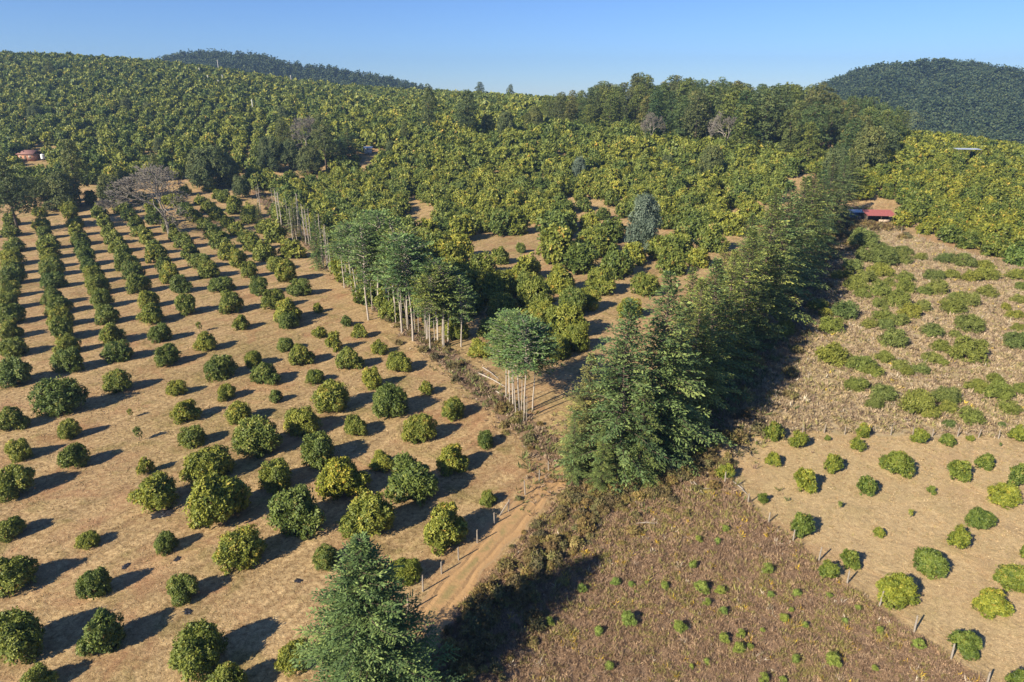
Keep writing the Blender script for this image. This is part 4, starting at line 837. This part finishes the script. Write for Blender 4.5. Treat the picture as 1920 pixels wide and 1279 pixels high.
def shed(name, pxy, w, d, zf, zb, rz, mroof, label, cat, wall=None, posts=True, wallh=.9, lift=0):
    B = ground(*pxy); B[2] += lift; e = empty(name, tuple(B), rz); tag(e, label, cat); part('roof', corrug(w, d, zf, zb), mroof, e)
    xs = [-w/2+.3, 0, w/2-.3]
    for y, z in ((-d/2+.3, zf), (d/2-.3, zb)):
        for x in xs: part('post', tubes([((x, y, -.3-lift), (x, y, z-.04+(zb-zf)*.3/d*(1 if y < 0 else -1)), .09, .08)], 6), M_DARK, e)
    if wall is not None:
        part('back_wall', boxes([((0, d/2-.5, wallh*zf/2), (w-1., .12, wallh*zf), 0)]), wall, e); part('side_wall', boxes([((-w/2+.55, 0, wallh*zf/2), (.12, d-1.2, wallh*zf), 0)]), wall, e)
        part('counter', boxes([((w*.18, -d*.15, .45), (w*.35, .5, .9), 0)]), M_WALL, e)
    return e
shed('red_roofed_shed', (1645,416), 8.8, 5.6, 2.3, 3.4, -.12, M_RED, 'long open shed with a bright red metal roof at the edge of the right orchard', 'shed', M_DARK)
shed('lean_to_shelter', (1606,410), 5.2, 3.2, 2.2, 2.7, -.08, M_ZINC, 'low blue and white sheet roof left of the red roofed shed', 'shelter', M_BLUE)
shed('open_shelter', (1808,308), 9.5, 5.5, 6.3, 6.5, -.15, M_ZINC, 'thin pale metal roof standing above the trees of the right orchard', 'shelter', None)
shed('small_hut', (691,289), 4.2, 3.4, 2.7, 3.3, .1, M_ZINC, 'tiny open hut with a pale grey roof beside the dark pointed conifer', 'hut', M_WHITE)
def house(pxy, w, d, h, rh, rz, label):
    B = ground(*pxy); e = empty('house', tuple(B), rz); tag(e, label, 'house')
    part('wall', boxes([((0, 0, h/2-.2), (w, d, h+.4), 0)]), M_ORG, e)
    V = np.array([(-w/2-.5, -d/2-.5, h), (w/2+.5, -d/2-.5, h), (w/2+.5, d/2+.5, h), (-w/2-.5, d/2+.5, h), (-w/2-.5, 0, h+rh), (w/2+.5, 0, h+rh)]); V = np.r_[V, V-np.array([0, 0, .15])]
    F3 = [(0,1,5,4),(2,3,4,5),(6,10,11,7),(8,11,10,9),(0,6,7,1),(2,8,9,3),(4,10,6,0),(3,9,10,4),(1,7,11,5),(5,11,8,2)]
    part('roof', (V, np.array(F3)), M_TILE, e)
    for sx in (-1, 1):
        f_ = part('window', boxes([((sx*w*.3, -d/2-.03, h*.55), (1.1, .06, 1.), 0)]), M_WHITE, e); part('pane', boxes([((sx*w*.3, -d/2-.07, h*.55), (.9, .03, .8), 0)]), M_DARK, f_)
    d_ = part('door', boxes([((0, -d/2-.03, 1.), (1., .06, 2.), 0)]), M_DARK, e)
house((57,300), 7.5, 5., 2.7, 1.6, -.1, 'small house with a red-brown roof and orange wall in the orchard at far left')
B = ground(82, 303); e = empty('water_tank', tuple(B)); tag(e, 'pale water tank standing right of the small orange house', 'water tank')
part('tank', tubes([((0, 0, 1.2), (0, 0, 3.0), .8, .8), ((0, 0, 3.0), (0, 0, 3.25), .8, .3)], 14), M_WHITE, e)
for a in range(4): part('leg', boxes([((.5*math.cos(a*1.57+.78), .5*math.sin(a*1.57+.78), .5), (.12, .12, 1.5), 0)]), M_DARK, e)
M_CONC = flatmat('pale_concrete', (.62,.60,.56), .8)
for i, (x, yb, yt, lab) in enumerate([(475,212,186,'tall pale utility pole beside the hillside dirt road'),(376,146,127,'pale utility pole on the hillside below the far pine hill'),(392,160,141,'pale utility pole right of and below the first hillside pole'),(419,158,140,'pale utility pole highest right of the hillside pair'),
    (411,164,150,'short pale utility pole under the hillside group of poles'),(410,132,112,'pale utility pole standing against the dark far pine hill'),(437,180,167,'short pale pole just above the gap of the hillside road'),(523,224,210,'short pale pole beside the grey-green tree near the road'),(546,152,141,'small pale pole on the skyline orchard under the pine hill')]):
    B = ground(x, yb); h = height_for(B, yt); e = empty('utility_pole', tuple(B)); tag(e, lab, 'utility pole', 'utility poles on the hillside')
    part('pole', tubes([((0, 0, -.5), (0, 0, h), .32, .26)], 8), M_CONC, e); part('crossarm', boxes([((0, 0, h-.6), (1.8, .12, .12), .3)]), M_CONC, e)

# ------------------------------------------------------------ small things on the ground
M_BAG = flatmat('black_plastic', (.03,.03,.035), .35)
for px, py, r, lab in [(305,964,1.0,'crumpled black plastic sheet below a bushy tree in the left orchard'),(333,1048,.35,'small black plastic scrap below a small tree left of centre'),(236,1062,.4,'black plastic strip on open ground in the left orchard'),(559,1089,.35,'small black plastic scrap right of centre in the lower left orchard'),(352,1147,.4,'small black plastic scrap above the largest lowest tree')]:
    B = ground(px, py); q = np.random.default_rng(px); n = 14; X, Y = np.meshgrid(np.linspace(-1, 1, n), np.linspace(-1, 1, n)); rr = np.sqrt(X**2+Y**2)
    Z = np.abs(q.normal(0, .12, X.shape))*r*(1.2-rr)+.02; V = np.c_[(X*r*(1+.2*q.normal(size=X.shape))).ravel(), (Y*r*.7*(1+.2*q.normal(size=X.shape))).ravel(), np.maximum(Z.ravel(), .012)]
    i = np.arange((n-1)*n).reshape(n-1, n)[:, :-1].ravel(); Fq = np.c_[i, i+1, i+n+1, i+n]; keep = (rr.ravel()[Fq].mean(1) < 1.05+q.normal(0, .1, len(Fq))); V2 = V-np.array([0, 0, .01])
    o = link('plastic_scrap', mesh_np('plastic_scrap', np.r_[V, V2], np.r_[Fq[keep], Fq[keep][:, ::-1]+len(V)]), M_BAG); o.location = B; o.rotation_euler = (0, 0, q.uniform(0, 3)); tag(o, lab, 'plastic scrap')
for (x0, y0), (x1, y1), r, lab in [((895,700),(950,728),.13,'pale fallen trunk lying in the weeds of the diagonal line'),((905,690),(935,712),.09,'thin fallen branch behind the pale fallen trunk'),((1193,983),(1240,984),.06,'pale straight stick lying in the lower scrub'),((1325,888),(1368,900),.08,'long grey fallen branch by the corner of the right field'),((1170,855),(1200,880),.10,'pale broken branch hanging at the foot of the near conifers'),((1375,905),(1402,930),.07,'dark stick lying at the edge of the right field'),((1300,905),(1320,930),.09,'fallen grey limb in the upper part of the lower scrub'),((930,735),(960,755),.10,'pale fallen pole near the last tufted clump')]:
    A = ground(x0, y0); C_ = ground(x1, y1); d = C_-A; q = np.random.default_rng(x0); S = [((0, 0, .12), d*.5+np.array([0, 0, .25]), r, r*.8), (d*.5+np.array([0, 0, .25]), d+np.array([0, 0, .1]), r*.8, r*.3)]
    for k in range(5): p = d*q.uniform(.2, .95)+np.array([0, 0, .2]); S.append((p, p+np.array([*q.normal(0, .5, 2), q.uniform(.1, .5)]), r*.4, r*.12))
    o = link('fallen_branch', mesh_np('fallen_branch', *tubes(S, 6)), M_PALE); o.location = A; tag(o, lab, 'fallen branch')

# ------------------------------------------------------------ far hills and their woods
M_HILL = flatmat('wooded_hill_floor', (.07,.08,.04), .95, 0, .3, .05)
def hill(pxr, Yr, Lf, Lb, zf, name, label, n, ht, x_lo=None):
    R = np.array([at(px, py, Y) for (px, py), Y in zip(pxr, Yr)]); R[:, 2] -= ht*.8; s = np.linspace(0, 1, 90); t = np.linspace(-1, 1, 60)
    cx = np.interp(s, np.linspace(0, 1, len(R)), R[:, 0]); cy = np.interp(s, np.linspace(0, 1, len(R)), R[:, 1]); cz = np.interp(s, np.linspace(0, 1, len(R)), R[:, 2])
    def surf(si, ti):
        x = np.interp(si, s, cx); y = np.interp(si, s, cy); z = np.interp(si, s, cz); d = norm(np.c_[x, y])
        L = np.where(ti < 0, Lf, Lb); a = np.abs(ti); zz = z-(z-zf)*(a**1.25)+(fbm(x+ti*L*.4, y+ti*L, .012, 3)*(14 if zf > -30 else 40)*np.minimum(1, a*4+.12)*(1-a)); return np.c_[x+d[:, 0]*ti*L, y+d[:, 1]*ti*L, zz]
    S_, T_ = np.meshgrid(s, t); V = surf(S_.ravel(), T_.ravel()); r, c = S_.shape; i = np.arange((r-1)*c).reshape(r-1, c)[:, :-1].ravel()
    tag(link(name, mesh_np(name, V, np.c_[i, i+1, i+c+1, i+c], smooth=True), M_HILL), kind='structure')
    q = np.random.default_rng(n); P = surf(q.uniform(0, 1, n), q.uniform(-1, .12, n)); px, py, d = project(P); P = P[(px > -60) & (px < 1990)]
    LOW = []
    for i in range(5):
        f, _, _ = pine(700+i, 1., .34, nl=8, ncl=46, m=3, leaf=.13, zlo=.2, open_=.8, lw_=.7); LOW.append(f)
    VV = []; FF = []; TT = []; TO = []; b = 0
    for p in P:
        V, Fa, T = LOW[int(q.integers(5))]; h = ht*q.uniform(.7, 1.2); a = q.uniform(0, 6.28); w = h*q.uniform(1.1, 1.5); ca, sa = math.cos(a)*w, math.sin(a)*w
        VV.append(np.c_[V[:, 0]*ca-V[:, 1]*sa, V[:, 0]*sa+V[:, 1]*ca, V[:, 2]*h]+p); FF.append(Fa+b); TT.append(T); TO.append(np.full(len(V), q.random())); b += len(V)
    o = link('far_wood', mesh_np('far_wood', np.concatenate(VV), np.concatenate(FF), {'tint': np.concatenate(TT), 'tone': np.concatenate(TO)}), M_PINE); o.color = (.46, .58, .72, 1); tag(o, label, kind='stuff'); print('far wood', len(P), b//4)  # distance haze is put into the wood's colour as a blue tint
hill([(230,135),(300,112),(345,101),(400,97),(470,102),(540,117),(610,126),(660,139),(720,145),(780,160),(840,178),(900,190)], [1150]*12, 260, 200, -20, 'far_hill', 'haze-tinted blue-green pine wood on the far hill at upper left', 4200, 15)
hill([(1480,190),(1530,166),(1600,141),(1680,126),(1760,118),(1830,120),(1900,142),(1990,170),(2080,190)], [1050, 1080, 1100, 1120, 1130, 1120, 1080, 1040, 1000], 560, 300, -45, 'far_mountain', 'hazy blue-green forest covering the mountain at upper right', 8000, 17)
# ------------------------------------------------------------ haze
def build_haze():
    m = bpy.data.materials.new('haze'); m.use_nodes = True; t = m.node_tree; t.nodes.remove(t.nodes['Principled BSDF'])
    v = t.nodes.new('ShaderNodeVolumePrincipled'); v.inputs['Color'].default_value = (.45, .68, 1, 1); v.inputs['Density'].default_value = HAZE; v.inputs['Anisotropy'].default_value = .3
    t.links.new(v.outputs[0], t.nodes['Material Output'].inputs['Volume'])
    V, Fa = boxes([((0, 1260, 50), (6400, 2900, 226), 0)]); tag(link('haze', mesh_np('haze', V, Fa), m), kind='stuff')
HAZE = .00019
if HAZE: build_haze()
